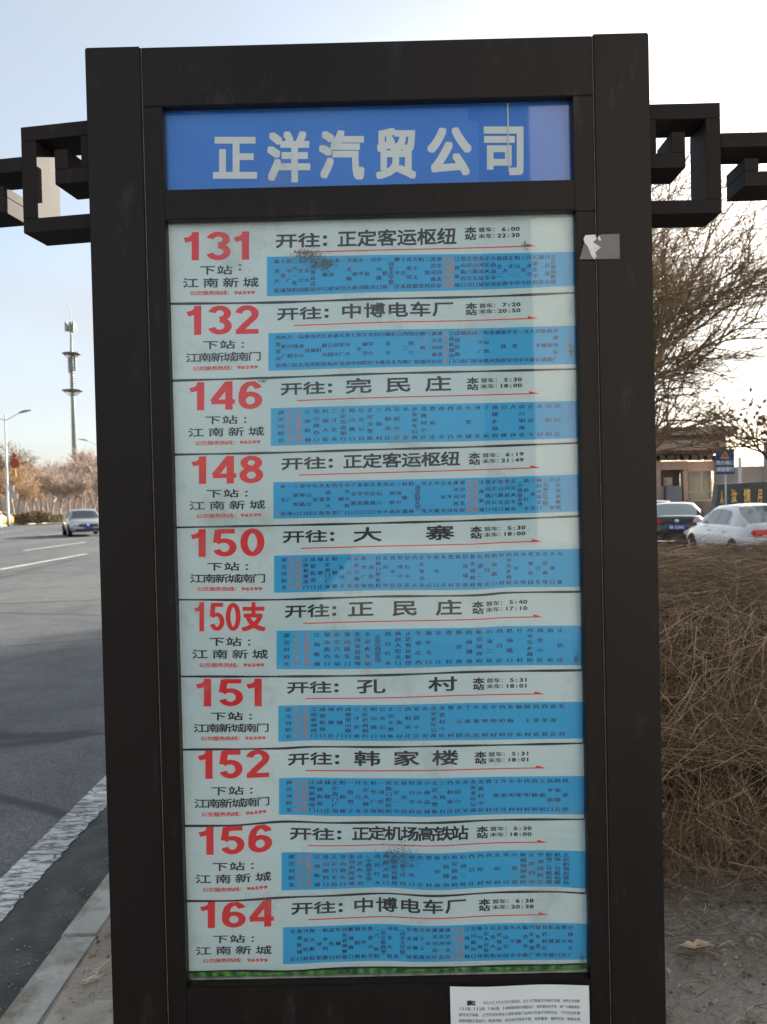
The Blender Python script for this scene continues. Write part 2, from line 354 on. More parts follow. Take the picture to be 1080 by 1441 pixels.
def glass_material():
    m = bpy.data.materials.new('display_glass'); N, L, B = nodes(m)
    N.remove(B); o = N['Material Output']
    tr = N.new('ShaderNodeBsdfTransparent'); tr.inputs[0].default_value = (.995, 1, 1, 1)
    gl = N.new('ShaderNodeBsdfGlossy'); gl.inputs['Roughness'].default_value = .025
    df = N.new('ShaderNodeBsdfDiffuse'); df.inputs[0].default_value = (.45, .52, .50, 1)
    fr = N.new('ShaderNodeFresnel'); fr.inputs[0].default_value = 1.5
    f2 = N.new('ShaderNodeMath'); f2.operation = 'MULTIPLY'; f2.inputs[1].default_value = .75; L.new(fr.outputs[0], f2.inputs[0])
    m1 = N.new('ShaderNodeMixShader'); L.new(f2.outputs[0], m1.inputs[0]); L.new(tr.outputs[0], m1.inputs[1]); L.new(gl.outputs[0], m1.inputs[2])
    tcn = N.new('ShaderNodeTexCoord'); n1 = N.new('ShaderNodeTexNoise'); n1.inputs['Scale'].default_value = 5; n1.inputs['Detail'].default_value = 9; n1.inputs['Roughness'].default_value = .7
    L.new(tcn.outputs['Object'], n1.inputs[0])
    mr = N.new('ShaderNodeMapRange'); mr.inputs[1].default_value = .55; mr.inputs[2].default_value = .8; mr.inputs[3].default_value = .0; mr.inputs[4].default_value = .22; L.new(n1.outputs[0], mr.inputs[0])
    m2 = N.new('ShaderNodeMixShader'); L.new(mr.outputs[0], m2.inputs[0]); L.new(m1.outputs[0], m2.inputs[1]); L.new(df.outputs[0], m2.inputs[2])
    L.new(m2.outputs[0], o.inputs[0]); return m
M_glass = glass_material()

FY = 1.80           # front plane of the sign
RY = 1.833          # plane of the posters
GYp = 1.823         # glass
def X(px, py, Y=FY): return at(px, py, Y).x
def Z(px, py, Y=FY): return at(px, py, Y).z
XL, XR, ZT = -.6775, .631, 2.567
xs1 = X(202, 180); xs2 = X(836, 180)          # post seams
hx0, hx1 = X(229, 200), X(808, 200); hz1, hz0 = Z(518, 142), Z(518, 259.5)
lx0, lx1 = X(250, 850), X(822, 850); lz1, lz0 = Z(518, 302.5), Z(550, 1384.5)
sign = empty('bus_stop_sign', 'tall dark brown metal bus stop sign listing ten bus routes behind glass', 'bus stop sign', (0, FY, 0))
def sp(name, m, boxes, bevel=.0015, **k):
    b = MB()
    for q in boxes: b.box(*q)
    return b.build(name, m, sign, (0, -FY, 0), bevel=bevel, **k)
DB = FY + .20
sp('side_post', M_frame, [(XL, xs1 - .0012, FY, DB, 0, ZT)], .003)
sp('side_post', M_frame, [(xs2 + .0012, XR, FY, DB, 0, ZT + .001)], .003)
sp('header_beam', M_frame2, [(xs1, xs2, FY + .002, DB - .002, hz1 + .001, ZT - .003)])
sp('stile', M_frame2, [(xs1, hx0, FY + .003, FY + .055, .06, hz1)], .0012)
sp('stile', M_frame2, [(hx1 + .0, xs2, FY + .003, FY + .055, lz1 - .002, hz1)], .0012)
sp('stile', M_frame2, [(lx1 + .0, xs2, FY + .0035, FY + .055, .06, lz1 - .003)], .0012)
sp('middle_rail', M_frame2, [(hx0 + .0005, hx1 - .0005, FY + .001, FY + .055, lz1, hz0)], .002)
sp('bottom_panel', M_frame2, [(hx0 + .0005, lx1 - .0005, FY + .002, FY + .055, .06, lz0)], .002)
sp('back_panel', M_frame, [(xs1, xs2, FY + .06, DB - .01, .06, hz1)], .0)
sp('plinth', M_frame, [(xs1, xs2, FY + .02, DB - .02, 0, .058)], .0)
sp('seam_strip', M_seam, [(xs1 - .0012, xs1 - .0001, FY + .0012, FY + .02, .02, ZT - .004)], 0)
sp('seam_strip', M_seam, [(xs2 + .0001, xs2 + .0012, FY + .0012, FY + .02, .02, ZT - .004)], 0)
# aluminium edging round the long display
ax = X(809.5, 600, RY)
tilt = MB()
for (pa, pb, qa, qb) in (((808, 303), (811, 303), (828.5, 1375), (832, 1375)),):
    a0, a1 = at(*pa, RY - .004), at(*pb, RY - .004); b0, b1 = at(*qa, RY - .004), at(*qb, RY - .004)
    tilt.add([a0, a1, b1, b0, a0 + Vector((0, .006, 0)), a1 + Vector((0, .006, 0)), b1 + Vector((0, .006, 0)), b0 + Vector((0, .006, 0))],
             [(0,3,2,1),(4,5,6,7),(0,1,5,4),(1,2,6,5),(2,3,7,6),(3,0,4,7)])
tilt.build('edge_trim', M_alu, sign, (0, -FY, 0))
sp('edge_trim', M_alu, [(lx0 + .001, lx1 - .002, RY - .006, RY - .001, lz0 + .001, lz0 + .007)], .0008)
sp('backing_board', M_black, [(lx0 - .003, lx1 + .003, RY + .004, RY + .010, lz0 - .003, lz1 + .003)], 0)
# header
zt_in = Z(518, 150.5, RY)
sp('header_sheet', M_blue, [(hx0 - .004, hx1 + .004, RY, RY + .004, hz0 - .01, hz1 + .01)], 0)

# ---- lettering engine: cached glyph triangles from the built-in font
_gl = {}
_cu = bpy.data.curves.new('glyph', 'FONT'); _cu.size = 1
_co = bpy.data.objects.new('glyph', _cu); C.objects.link(_co)
def raw(ch, res):
    k = (ch, res)
    if k not in _gl:
        _cu.body = ch; _cu.resolution_u = res
        dg = bpy.context.evaluated_depsgraph_get(); dg.update()
        me = _co.evaluated_get(dg).to_mesh()
        vs = [(v.co.x, v.co.y) for v in me.vertices]; fs = [tuple(p.vertices) for p in me.polygons]
        _co.evaluated_get(dg).to_mesh_clear()
        _gl[k] = (vs, fs)
    return _gl[k]
def bbox(ch):
    vs, _ = raw(ch, 3); xs = [v[0] for v in vs]; ys = [v[1] for v in vs]; return min(xs), max(xs), min(ys), max(ys)
KX0, KX1, KY0, KY1 = bbox('国'); DX0, DX1, DY0, DY1 = bbox('0')
def glyph(ch, res=2, own=False):
    """vertices normalised to a 0..1 cell"""
    vs, fs = raw(ch, res)
    if not vs: return [], []
    if own:
        x0, x1, y0, y1 = min(v[0] for v in vs), max(v[0] for v in vs), min(v[1] for v in vs), max(v[1] for v in vs)
        return [((x - x0) / (x1 - x0), (y - y0) / (y1 - y0)) for x, y in vs], fs
    if ord(ch) < 128:
        x0 = min(v[0] for v in vs); x1 = max(v[0] for v in vs); cx = (x0 + x1) / 2; wd = DX1 - DX0
        return [((x - cx) / wd + .5, (y - DY0) / (DY1 - DY0)) for x, y in vs], fs
    return [((x - KX0) / (KX1 - KX0), (y - KY0) / (KY1 - KY0)) for x, y in vs], fs
def _arc(cx, cy, rx, ry, a0, a1, n=12):
    return [(cx + rx * math.cos(rad(a0 + (a1 - a0) * k / n)), cy + ry * math.sin(rad(a0 + (a1 - a0) * k / n))) for k in range(n + 1)]
# heavy sans digits as pen strokes in a cell 1 wide x 1 high (y up)
STROKES = {
 '1': [[(.62, 0), (.62, 1)], [(.66, .93), (.55, .84), (.36, .76), (.0, .72)]],
 '3': [_arc(.5, .73, .34, .19, 170, -90, 14), _arc(.5, .29, .37, .21, 90, -165, 16)],
 '2': [_arc(.5, .70, .36, .22, 172, -38, 12) + [(.38, .28), (.16, .09)], [(.02, .085), (1.0, .085)]],
 '4': [[(.76, 0), (.76, 1.0)], [(.72, .95), (.08, .30)], [(.0, .285), (1.02, .285)]],
 '6': [_arc(.5, .31, .355, .225, 90, 450, 22), [(.145, .33), (.15, .56), (.24, .78), (.40, .89), (.62, .905), (.80, .80), (.84, .73)]],
 '8': [_arc(.5, .735, .32, .18, 90, 450, 20), _arc(.5, .29, .365, .21, 90, 450, 22)],
 '5': [[(.93, .91), (.22, .91)], [(.24, .97), (.15, .50)], [(.16, .49), (.30, .58)] + _arc(.50, .33, .36, .245, 105, -160, 16)],
 '0': [_arc(.5, .5, .36, .415, 90, 450, 28)]}
def digit(b, ch, mapf, u0, u1, v0, v1, wx, wv):
    """pen strokes wx wide (u) and wv thick (v)"""
    W_, H_ = u1 - u0, v1 - v0
    for k, P in enumerate(STROKES[ch]):
        closed = (abs(P[0][0] - P[-1][0]) + abs(P[0][1] - P[-1][1])) < 1e-6; n = len(P); vs = []
        for i in range(n):
            a = P[i - 1] if i else (P[-2] if closed else P[0]); c = P[i + 1] if i < n - 1 else (P[1] if closed else P[-1])
            dx_, dy_ = (c[0] - a[0]) * W_ / wx, (c[1] - a[1]) * H_ / wv; l_ = math.hypot(dx_, dy_) or 1
            nx_, ny_ = -dy_ / l_ * wx / 2, dx_ / l_ * wv / 2
            x, y = u0 + P[i][0] * W_, v0 + P[i][1] * H_
            vs += [mapf(x + nx_, y + ny_, k), mapf(x - nx_, y - ny_, k)]
        b.add(vs, [(2*i, 2*i+1, 2*i+3, 2*i+2) for i in range(n - 1)])
def put(b, ch, mapf, u0, u1, v0, v1, bold=0, boldv=None, res=2, own=False, mi=0, light=False):
    """mapf(u, v, layer) -> world; the cell u0..u1 x v0(bottom)..v1(top)"""
    vs, fs = glyph(ch, res, own)
    if not vs: return
    offs = [(0, 0)]
    if bold:
        bv = boldv if boldv is not None else bold
        offs = [(0, 0)] + [(bold * p_, bv * q_) for p_ in (-1, 0, 1) for q_ in (-1, 0, 1) if p_ or q_]
        if light: offs = [(0, 0), (bold, 0), (-bold, 0)]
        if own:  # keep the outline inside its cell
            du = bold if u1 > u0 else -bold; dv = bv if v1 > v0 else -bv
            u0, u1, v0, v1 = u0 + du, u1 - du, v0 + dv, v1 - dv
    for k, (a, c) in enumerate(offs):
        b.add([mapf(u0 + (u1 - u0) * x + a, v0 + (v1 - v0) * y + c, k) for x, y in vs], fs, mi)
def line(b, s, mapf, u0, u1, v0, v1, cw=None, **k):
    """characters in evenly spaced cells of width cw, from u0 to u1"""
    n = len(s); cw = cw or (u1 - u0) / n
    for i, ch in enumerate(s):
        c = u0 + cw / 2 + (u1 - u0 - cw) * (i / (n - 1) if n > 1 else .5)
        if ch != ' ': put(b, ch, mapf, c - cw / 2, c + cw / 2, v0, v1, **k)

def hmap(px, py, k): 
    p = at(px, py, RY - .0006 - k * 2e-5); return (p.x, p.y - FY, p.z)
b = MB()
title = [('正', 300, 362, 192.5, 251.5), ('洋', 376, 437, 184.5, 256.5), ('汽', 449, 513, 183, 253), ('贸', 529, 586, 180, 252), ('公', 601.5, 664, 179, 247), ('司', 681, 737, 178, 246.5)]
for ch, a, c, t, bt in title: put(b, ch, hmap, a, c, bt, t, bold=2.3, res=4, own=True)
lt = b.build('lettering', M_white, C.objects['header_sheet'])
b = MB(); p0, p1 = at(713.5, 141, RY - .002), at(717.5, 238, RY - .002)
b.box(p0.x, p1.x, -.002 - 0 + RY - FY - .0005, RY - FY - .002, p1.z, p0.z); b.build('tape_strip', M_tapew, C.objects['header_sheet'])
C.objects['header_sheet'].location = (0, 0, 0)
hs = C.objects['header_sheet']
for v in hs.data.vertices: v.co.y -= FY

# ---- the ten route strips
LN = [
 [(236, 315), (385, 312.5), (530, 309), (806, 302)],
 [(240, 427.5), (385, 425.7), (530, 420.6), (659, 418), (806, 412.2)],
 [(242, 535.7), (385, 531.5), (530, 526), (664, 522.8), (807, 519.4)],
 [(246, 639.8), (385, 637.2), (530, 632.6), (659, 629), (807, 623.6)],
 [(248, 742.2), (385, 739.6), (530, 736.2), (670, 732.2), (810, 726.7)],
 [(253, 844), (385, 844), (530, 839.6), (670, 837.8), (714, 834.2), (812, 832.8)],
 [(253, 952), (395, 952), (540, 950.2), (670, 945.4), (816, 943.3)],
 [(255, 1055), (395, 1053.3), (438, 1051), (540, 1051.3), (641, 1049.7), (818, 1046)],
 [(259, 1162.3), (330, 1161.5), (400, 1156.2), (465, 1158), (540, 1157.5), (613, 1158), (697, 1154), (819, 1153)],
 [(260.5, 1268), (330, 1267.5), (400, 1263), (465, 1260.7), (540, 1257.3), (613, 1261), (697, 1256), (780, 1255), (820, 1257)],
 [(264, 1368), (330, 1366), (400, 1366.8), (465, 1363.3), (540, 1361), (589, 1362), (708, 1359), (823, 1356.7)],
 [(265, 1391), (540, 1385), (824, 1376)]]
def curve(i, px):
    P = LN[i]
    if px <= P[0][0]: k = 0
    elif px >= P[-1][0]: k = len(P) - 2
    else: k = next(j for j in range(len(P) - 1) if P[j][0] <= px <= P[j+1][0])
    (x0, y0), (x1, y1) = P[k], P[k+1]; t = (px - x0) / (x1 - x0)
    if 0 <= t <= 1:
        m0 = (P[k+1][1] - P[max(k-1, 0)][1]) / (P[k+1][0] - P[max(k-1, 0)][0]); k2 = min(k + 2, len(P) - 1)
        m1 = (P[k2][1] - P[k][1]) / (P[k2][0] - P[k][0]); h = x1 - x0
        return (2*t**3 - 3*t*t + 1) * y0 + (t**3 - 2*t*t + t) * h * m0 + (-2*t**3 + 3*t*t) * y1 + (t**3 - t*t) * h * m1
    return y0 + (y1 - y0) * t
def ripple(px, py):
    return .0007 * math.sin(px * .021 + py * .013) * math.sin(py * .05 + 1) + .0004 * math.sin(px * .06 - py * .03)
def smap(i, lift=.0005):
    def f(px, v, k=0):
        py = curve(i, px) * (1 - v) + curve(i + 1, px) * v
        p = at(px, py, RY - lift - k * 2e-5 + ripple(px, py) - .0012); return (p.x, p.y - FY, p.z)
    return f
routes = [
 ('131', '江南新城', '正定客运枢纽', '6:00', '22:30',
  '体育大街 十里铺 和平广场 二六一医院 长安公园 广安大街 长途客运总站 二中 白佛口 运河桥 北宋 一宫 河北师大 建和桥 太平河 一道街 河西 中山路口 一机床 （河北文学馆） 柳辛庄 下京北 省委党校 天下玉器 柏棠 三角村 滹沱河南岸 滹沱河北岸 ,正洋汽贸公司 ,河北保税五金城 江南新城 常山路西口 正定八公司 常山路东口 金河家居城 正定火车站 小商品市场 晨光二店 成人路 正定一中 恒山二中 三里屯 兴龙小区 石家庄学院 燕赵 自在香山 正定客运枢纽'),
 ('132', '江南新城南门', '中博电车厂', '7:20', '20:50',
  '南焦客运站 火炬广场 方兴路口 一体小区 众美小区 体育馆 电视塔 农科院 红旗大街 祥云国际 谈固小区 长安广场 黄河大道 七中 家乐园 军械学院 北宋小区 四中 白佛 御景半岛 杜北 白沟 西三教 国棉六厂 京府 柳林铺 三环 滹沱河南岸 滹沱河北岸 ,正洋汽贸公司 江南新城南门 成德街南口 城南 南门 成德 三才广场 恒山西路 金河 城角 镇政府 华安 文化宫 一中 北关 大寨 西平乐 新城铺 机场路 中博电车厂'),
 ('146', '江南新城', '完民庄', '5:30', '18:00',
  '滹沱河桥北 ,正洋汽贸公司 ,河北保税五金城 江南新城 常山路西口 恒福大街 三才实业 正定长途银行 阳山路口 公交公司 正定文警队 三角村 西柏家庄 安居小区 永安 永安老年公寓 北曹村小区 曹家庄 南辛 西白 北中 七里铺 河北 丁家 南楼乡政府 白楼 大孙 武兴明珠花 正定下 永记 完民四 完民庄'),
 ('148', '江南新城', '正定客运枢纽', '6:19', '21:49',
  '火车站 一广场 三医院口 春晖路口 中山公园 石家庄 水源街 友谊北大街 西里 车辆厂 中华大街口 宁安路口 泰华街口 新华路口 市庄路口 黄石八中 电大 运河桥南 三河小区 赵陵铺 柏林 （河北医科大学） 西兆 正大 中储 古运河 太平河 滹沱河南岸 滹沱河北岸 ,正洋汽贸公司 ,河北保税五金城 江南新城 常山路西口 正定八公司 常山路东口 金河家居城 正定火车站 （小商品市场） 高远红木 三里屯 燕赵大街北口 （石家庄学院） 兴龙 正定客运枢纽'),
 ('150', '江南新城南门', '大寨', '5:30', '18:00',
  '滹沱河桥北 ,正洋汽贸公司 ,河北保税五金城 江南新城南门 成德街南口 城德庄 正定南门广场 阳和楼 一街电子 开元寺 正定大佛寺 新华广场 一河医院 民族口腔医院 正定一中 县安居 恒州小区 钻石小区 西关 正定客运站 牛庄 南屯口 东庄 曹村 新安 招商铺南 新安镇政府 石油二处 西白庄 机场路口 杜村 西平乐乡政府 西平乐 中咬 苹果乐园 东公车 正定商场 大寨口 大寨'),
 ('150支', '江南新城', '正民庄', '5:40', '17:10',
  '滹沱河桥北 ,正洋汽贸公司 ,河北保税五金城 江南新城 常山路西口 正定汽车站 常山路东口 金河家居基地 正定火车站 （正定小商品市场） 高远红木 燕赵大街北口 正定客运枢纽 牛家庄西 南牛屯口 东庄 曹村 新安南 招商铺南 新安镇政府 石油二处 西白庄 机场路口 杜村 西平乐乡政府 南化小区 南化 正民庄'),
 ('151', '江南新城南门', '孔村', '5:31', '18:01',
  '滹沱河桥北 ,正洋汽贸公司 ,河北保税五金城 江南新城南门 成德街南口 城德庄 西城门 成德常山路口 三才实业 正定农商银行 阳山路口 公交公司 正定文警队 三角村 西柏家庄 安居小区 永安 永安老年公寓 北曹村小区 曹村 北永固 丁家庄 牛家庄 东叩村 中叩村 西叩村 东杨庄 杨东 陵上村 西里双 西里双 南双庄 孔村'),
 ('152', '江南新城南门', '韩家楼', '5:31', '18:01',
  '滹沱河桥北 ,正洋汽贸公司 ,河北保税五金城 江南新城南门 成德街南口 城德庄 正定南门广场 阳和楼 一街电子 开元寺 正定大佛寺 新华广场 一河医院 民族口腔医院 正定一中 县安居 恒山华府 其元小区 小商品城 正定文警队 三角村 西柏家庄 安居小区 永安 永安老年公寓 北曹村小区 曹村 丁家庄 牛家庄 东叩村 中叩村 西叩村 南杨桥 上曲阳 高平道口 韩家楼东 韩家楼'),
 ('156', '江南新城', '正定机场高铁站', '5:30', '18:00',
  '滹沱河桥北 ,正洋汽贸公司 ,河北保税五金城 江南新城 常山路西口 正定汽车站 常山路东口 金河家居基地 正定火车站 （小商品市场） 高远红木 燕赵大街口 正定客运枢纽 牛家庄西 南牛屯口 东庄 曹村 新安南 招商铺南 新安镇政府 石油二处 西白庄 西咬村 西咬 东咬村 吴兴 小里双 新城铺镇政府 正定四中 空港国际东 机场二号航站楼 机场一号航站楼 正定机场高铁站'),
 ('164', '江南新城', '中博电车厂', '6:38', '20:38',
  '市庄 燕港新城口 河北医科 师大附院 一河里 和平西路 高柱口 军械村 河北省博物馆 鹏博路口 朝阳路 市农机 铁道大学 二六一医院 （长江道商场） 河北大街 石北 （河北文学馆） 华北市场 省博物馆 天下玉器 火车站 滹沱河南岸 滹沱河一品 滹沱河北岸 ,正洋汽贸 ,河北保税五金城 江南新城 常山路西口 隆兴商场 正定人民医院 石药大街 正定客运站 常山公园 天宁寺 大佛寺 临济寺路 汽车修理厂 城东嘉苑 县农机公司 新城铺 高速口 塔元庄 中博电车厂')]
group_strip = 'route strips'
for i, (num, nxt, dest, t1, t2, stops) in enumerate(routes):
    b = MB(); nx, ny = 40, 10; f = smap(i, 0)
    xa, xb = LN[i][0][0] - 4 + 3.0, 808.5 + i * 1.95
    vs = [f(xa + (xb - xa) * a / nx, -.0 + 1.0 * c / ny) for c in range(ny + 1) for a in range(nx + 1)]
    b.add(vs, [(c*(nx+1)+a, (c+1)*(nx+1)+a, (c+1)*(nx+1)+a+1, c*(nx+1)+a+1) for c in range(ny) for a in range(nx)])
    st = b.build('route_strip', M_paper, sign, smooth=True)
    st['label'] = 'paper strip for bus route ' + num
    f = smap(i)
    sh = i * 1.9                                  # whole column drifts right going down, as the sign does in the photo
    dx = [(-4), 0, 3.5, 5, 6, 9, 11, 12, 13.5, 14][i]
    # blue band
    bb = MB(); x0 = [376, 378, 381.5, 385, 386, 389.5, 392, 393, 396.5, 398.5][i]; x1 = xb
    vt0, vt1, vb0, vb1 = ((.43, .475, .92, .91) if i == 0 else (.405, .43, .905, .935)); n = 40
    fb = smap(i, .00025); vs = []
    for c in range(5):
        for a in range(n + 1):
            t = a / n; vs.append(fb(x0 + (x1 - x0) * t, (vt0 + (vt1 - vt0) * t) * (1 - c / 4) + (vb0 + (vb1 - vb0) * t) * c / 4))
    bb.add(vs, [(c*(n+1)+a, (c+1)*(n+1)+a, (c+1)*(n+1)+a+1, c*(n+1)+a+1) for c in range(4) for a in range(n)])
    bb.build('blue_band', M_band, st, smooth=True)
    # number
    nb = MB(); v0, v1 = (.46, .11) if i == 0 else ((.41, .03) if i < 7 else (.385, .01))
    nx0, nx1 = [(260, 355), (264, 364), (268, 369), (271, 370), (270, 372), (275, 374), (277, 373), (280, 379), (281, 383), (283, 385)][i]
    if num.endswith('支'):
        cells = [(0, .15), (.21, .41), (.44, .64), (.66, 1.0)]; bd = 6.6
    else:
        wd = {'1': .235}; ws = [wd.get(c, .325) for c in num]; gap = .06; tot = sum(ws) + 2 * gap
        cells = []; u = 0
        for q in ws: cells.append((u / tot, (u + q) / tot)); u += q + gap
        bd = 10.2
    for ch, (a, c) in zip(num, cells):
        if ch in STROKES: digit(nb, ch, f, nx0 + (nx1 - nx0) * a, nx0 + (nx1 - nx0) * c, v0, v1, bd, .062 if bd > 8 else .052)
        else: put(nb, ch, f, nx0 + (nx1 - nx0) * a, nx0 + (nx1 - nx0) * c, v0, v1, bold=1.5, boldv=.012, res=5, own=True)
    nb.build('route_number', M_red, st)
    # next stop, destination, times
    tb = MB(); bv = .0025
    line(tb, '下站', f, 287 + dx, 330 + dx, .60 if i else .64, .495 if i else .535, cw=19, bold=.35, boldv=bv)
    put(tb, '：', f, 339 + dx, 354 + dx, .60, .50, bold=.5, boldv=bv)
    va, vb_ = (.765, .655) if i else (.80, .69)
    line(tb, nxt, f, 263 + dx, 367 + dx, va, vb_, cw=19.5 if len(nxt) == 4 else 16.3, bold=.3, boldv=bv)
    tb.build('lettering', M_ink, st); tb = MB()
    o1 = [0, 2, 7, 8, 10, 13, 16, 17, 20, 22][i]
    kx = 390 + o1; vv = (.235, .085) if i else (.32, .16)
    line(tb, '开往', f, kx, kx + 59, vv[0], vv[1], cw=27, bold=.5, boldv=.005)
    put(tb, '：', f, kx + 63, kx + 87, vv[0], vv[1], bold=.8, boldv=.008)
    dx0, dx1 = [(477, 641), (482, 637), (489, 633), (485, 646), (500, 637), (492, 648), (505, 641), (501, 643), (497, 658), (499, 655)][i]
    cw = {6: 23.5, 5: 26, 3: 32, 2: 35, 7: 21.5}[len(dest)]
    line(tb, dest, f, dx0, dx1, vv[0] + .01, vv[1] - .02, cw=cw, bold=.6, boldv=.005)
    tb.build('lettering', M_ink, st); tb = MB()
    o2 = [656.5, 657.5, 659.5, 662, 664.5, 667, 668, 670.5, 673, 676][i] - 1
    w0 = .085 if i else .125
    put(tb, '本', f, o2, o2 + 14, w0 + .078, w0, bold=.45, boldv=.004)
    put(tb, '站', f, o2, o2 + 14, w0 + .158, w0 + .085, bold=.45, boldv=.004)
    for (s_, tt, q) in (('首车：', t1, w0 + .008), ('末车：', t2, w0 + .088)):
        line(tb, s_, f, o2 + 18.5, o2 + 47, q + .057, q + .002, cw=8.6, bold=.15, boldv=.001)
        L_ = len(tt); ex = o2 + 76
        line(tb, tt, f, ex - L_ * 6.2, ex, q + .052, q + .004, cw=5.2, bold=.4, boldv=.002)
    tb.build('lettering', M_ink, st)
    hb = MB(); line(hb, '公交服务热线：', f, 272 + dx, 332 + dx, .878 if i else .895, .825 if i else .845, cw=7.6, bold=.2, boldv=.001)
    line(hb, '96599', f, 334 + dx, 363 + dx, .87 if i else .89, .83 if i else .85, cw=5.2, bold=.3, boldv=.002)
    hb.build('lettering', M_red, st); hb = MB()
    # arrow
    xa0, xa1, va_ = [414, 414, 418, 421, 423, 427, 430, 430, 434, 434][i], 756 + i * 1.95, (.315 if i else .385)
    n = 30
    for a in range(n):
        p, q = xa0 + (xa1 - 8 - xa0) * a / n, xa0 + (xa1 - 8 - xa0) * (a + 1) / n
        hb.quad(f(p, va_ + .007), f(q, va_ + .007), f(q, va_ - .007), f(p, va_ - .007))
    hb.add([f(xa1 - 15, va_ + .007, 1), f(xa1, va_ + .006, 1), f(xa1 - 15, va_ - .035, 1)], [(0, 1, 2)])
    hb.build('arrow', M_red, st)
    # stop names in vertical columns
    sb, ob = MB(), MB(); cols = stops.split(); n = len(cols)
    sx0 = x0 + 14; sx1 = [779, 782, 785, 786, 788, 789, 791, 796, 797, 803][i] if n > 30 else 789
    for a, s_ in enumerate(cols):
        org = s_.startswith(','); s_ = s_.lstrip(',')
        cxp = sx0 + (sx1 - sx0) * a / (n - 1); t = (cxp - x0) / (x1 - x0)
        vt = vt0 + (vt1 - vt0) * t + .035; vb = vb0 + (vb1 - vb0) * t - .04
        hgt = (vb - vt); m = len(s_); ch_h = min(.052, hgt / (m * 1.02)); cw = 6.4 if n > 38 else 7.6
        tgt = ob if org else sb
        for j, ch in enumerate(s_):
            vc = vt + ch_h / 2 + (hgt - ch_h) * (j / (m - 1) if m > 1 else .5)
            if ch in '（）':
                put(tgt, '︵' if ch == '（' else '︶', f, cxp - cw / 2, cxp + cw / 2, vc + ch_h / 2, vc - ch_h / 2, res=1)
            else:
                put(tgt, ch, f, cxp - cw / 2, cxp + cw / 2, vc + ch_h / 2, vc - ch_h / 2, bold=.32, light=True, res=1)
    q_ = sb.build('stop_names', M_bink, st); q_['kind'] = 'stuff'; ob.build('current_stop_name', M_orange, st)
    # divider line printed along the lower edge
    db = MB(); n = 60; xd0, xd1 = LN[i+1][0][0] - 4, xb
    for a in range(n):
        p, q = xd0 + (xd1 - xd0) * a / n, xd0 + (xd1 - xd0) * (a + 1) / n
        wv = .0135 + .003 * math.sin(a * .5 + i)
        db.quad(f(p, 1.0 + wv), f(q, 1.0 + wv), f(q, 1.0 - wv), f(p, 1.0 - wv))
    db.build('divider_line', M_divider, st)
# white foot margin + green grass picture strip along the bottom
M_grasspic = mat('printed_grass', (.012, .09, .015), (.12, .42, .06), scale=55, rough=.6, lo=.42, hi=.62, stretch=(1, 1, .6))
b = MB(); f = smap(10, 0); n = 40
vs = [f(262 + (xb + 2 - 262) * a / n, .03 + c * 1.1) for c in range(2) for a in range(n + 1)]
b.add(vs, [(a, n+1+a, n+2+a, a+1) for a in range(n)]); b.build('grass_picture_strip', M_grasspic, sign)
# dirt flakes stuck on the posters
def flakes(cx, cy, wx, wy, n, seed):
    rr = random.Random(seed); b = MB()
    for _ in range(n):
        a = rr.gauss(0, .42) * wx + cx; c = rr.gauss(0, .42) * wy + cy; s = rr.uniform(.35, 1.5)
        an = rr.uniform(0, PI); pts = []
        for k in range(5):
            t = an + k * 2 * PI / 5; rr_ = s * rr.uniform(.4, 1.2)
            p = at(a + rr_ * math.cos(t), c + rr_ * math.sin(t) * .8, RY - .0045); pts.append((p.x, p.y - FY - rr.uniform(0, .0008), p.z))
        b.add(pts, [(4, 3, 2, 1, 0)])
    o = b.build('dirt_flakes', M_dirt, sign); o['kind'] = 'stuff'
flakes(432, 358, 22, 10, 230, 1); flakes(455, 372, 20, 10, 210, 2); flakes(372, 536, 12, 4, 26, 3); flakes(560, 1205, 36, 20, 260, 4); flakes(804, 492, 4, 16, 60, 5); flakes(738, 345, 6, 8, 24, 6); flakes(811, 925, 4, 9, 30, 7); flakes(818, 1352, 6, 14, 30, 8)
# panes
sp('glass_pane', M_glass, [(hx0 + .001, hx1 - .001, GYp, GYp + .003, hz0 + .001, hz1 - .001)], 0)
sp('glass_pane', M_glass, [(lx0 + .001, lx1 - .001, GYp, GYp + .003, lz0 + .008, lz1 - .001)], 0)

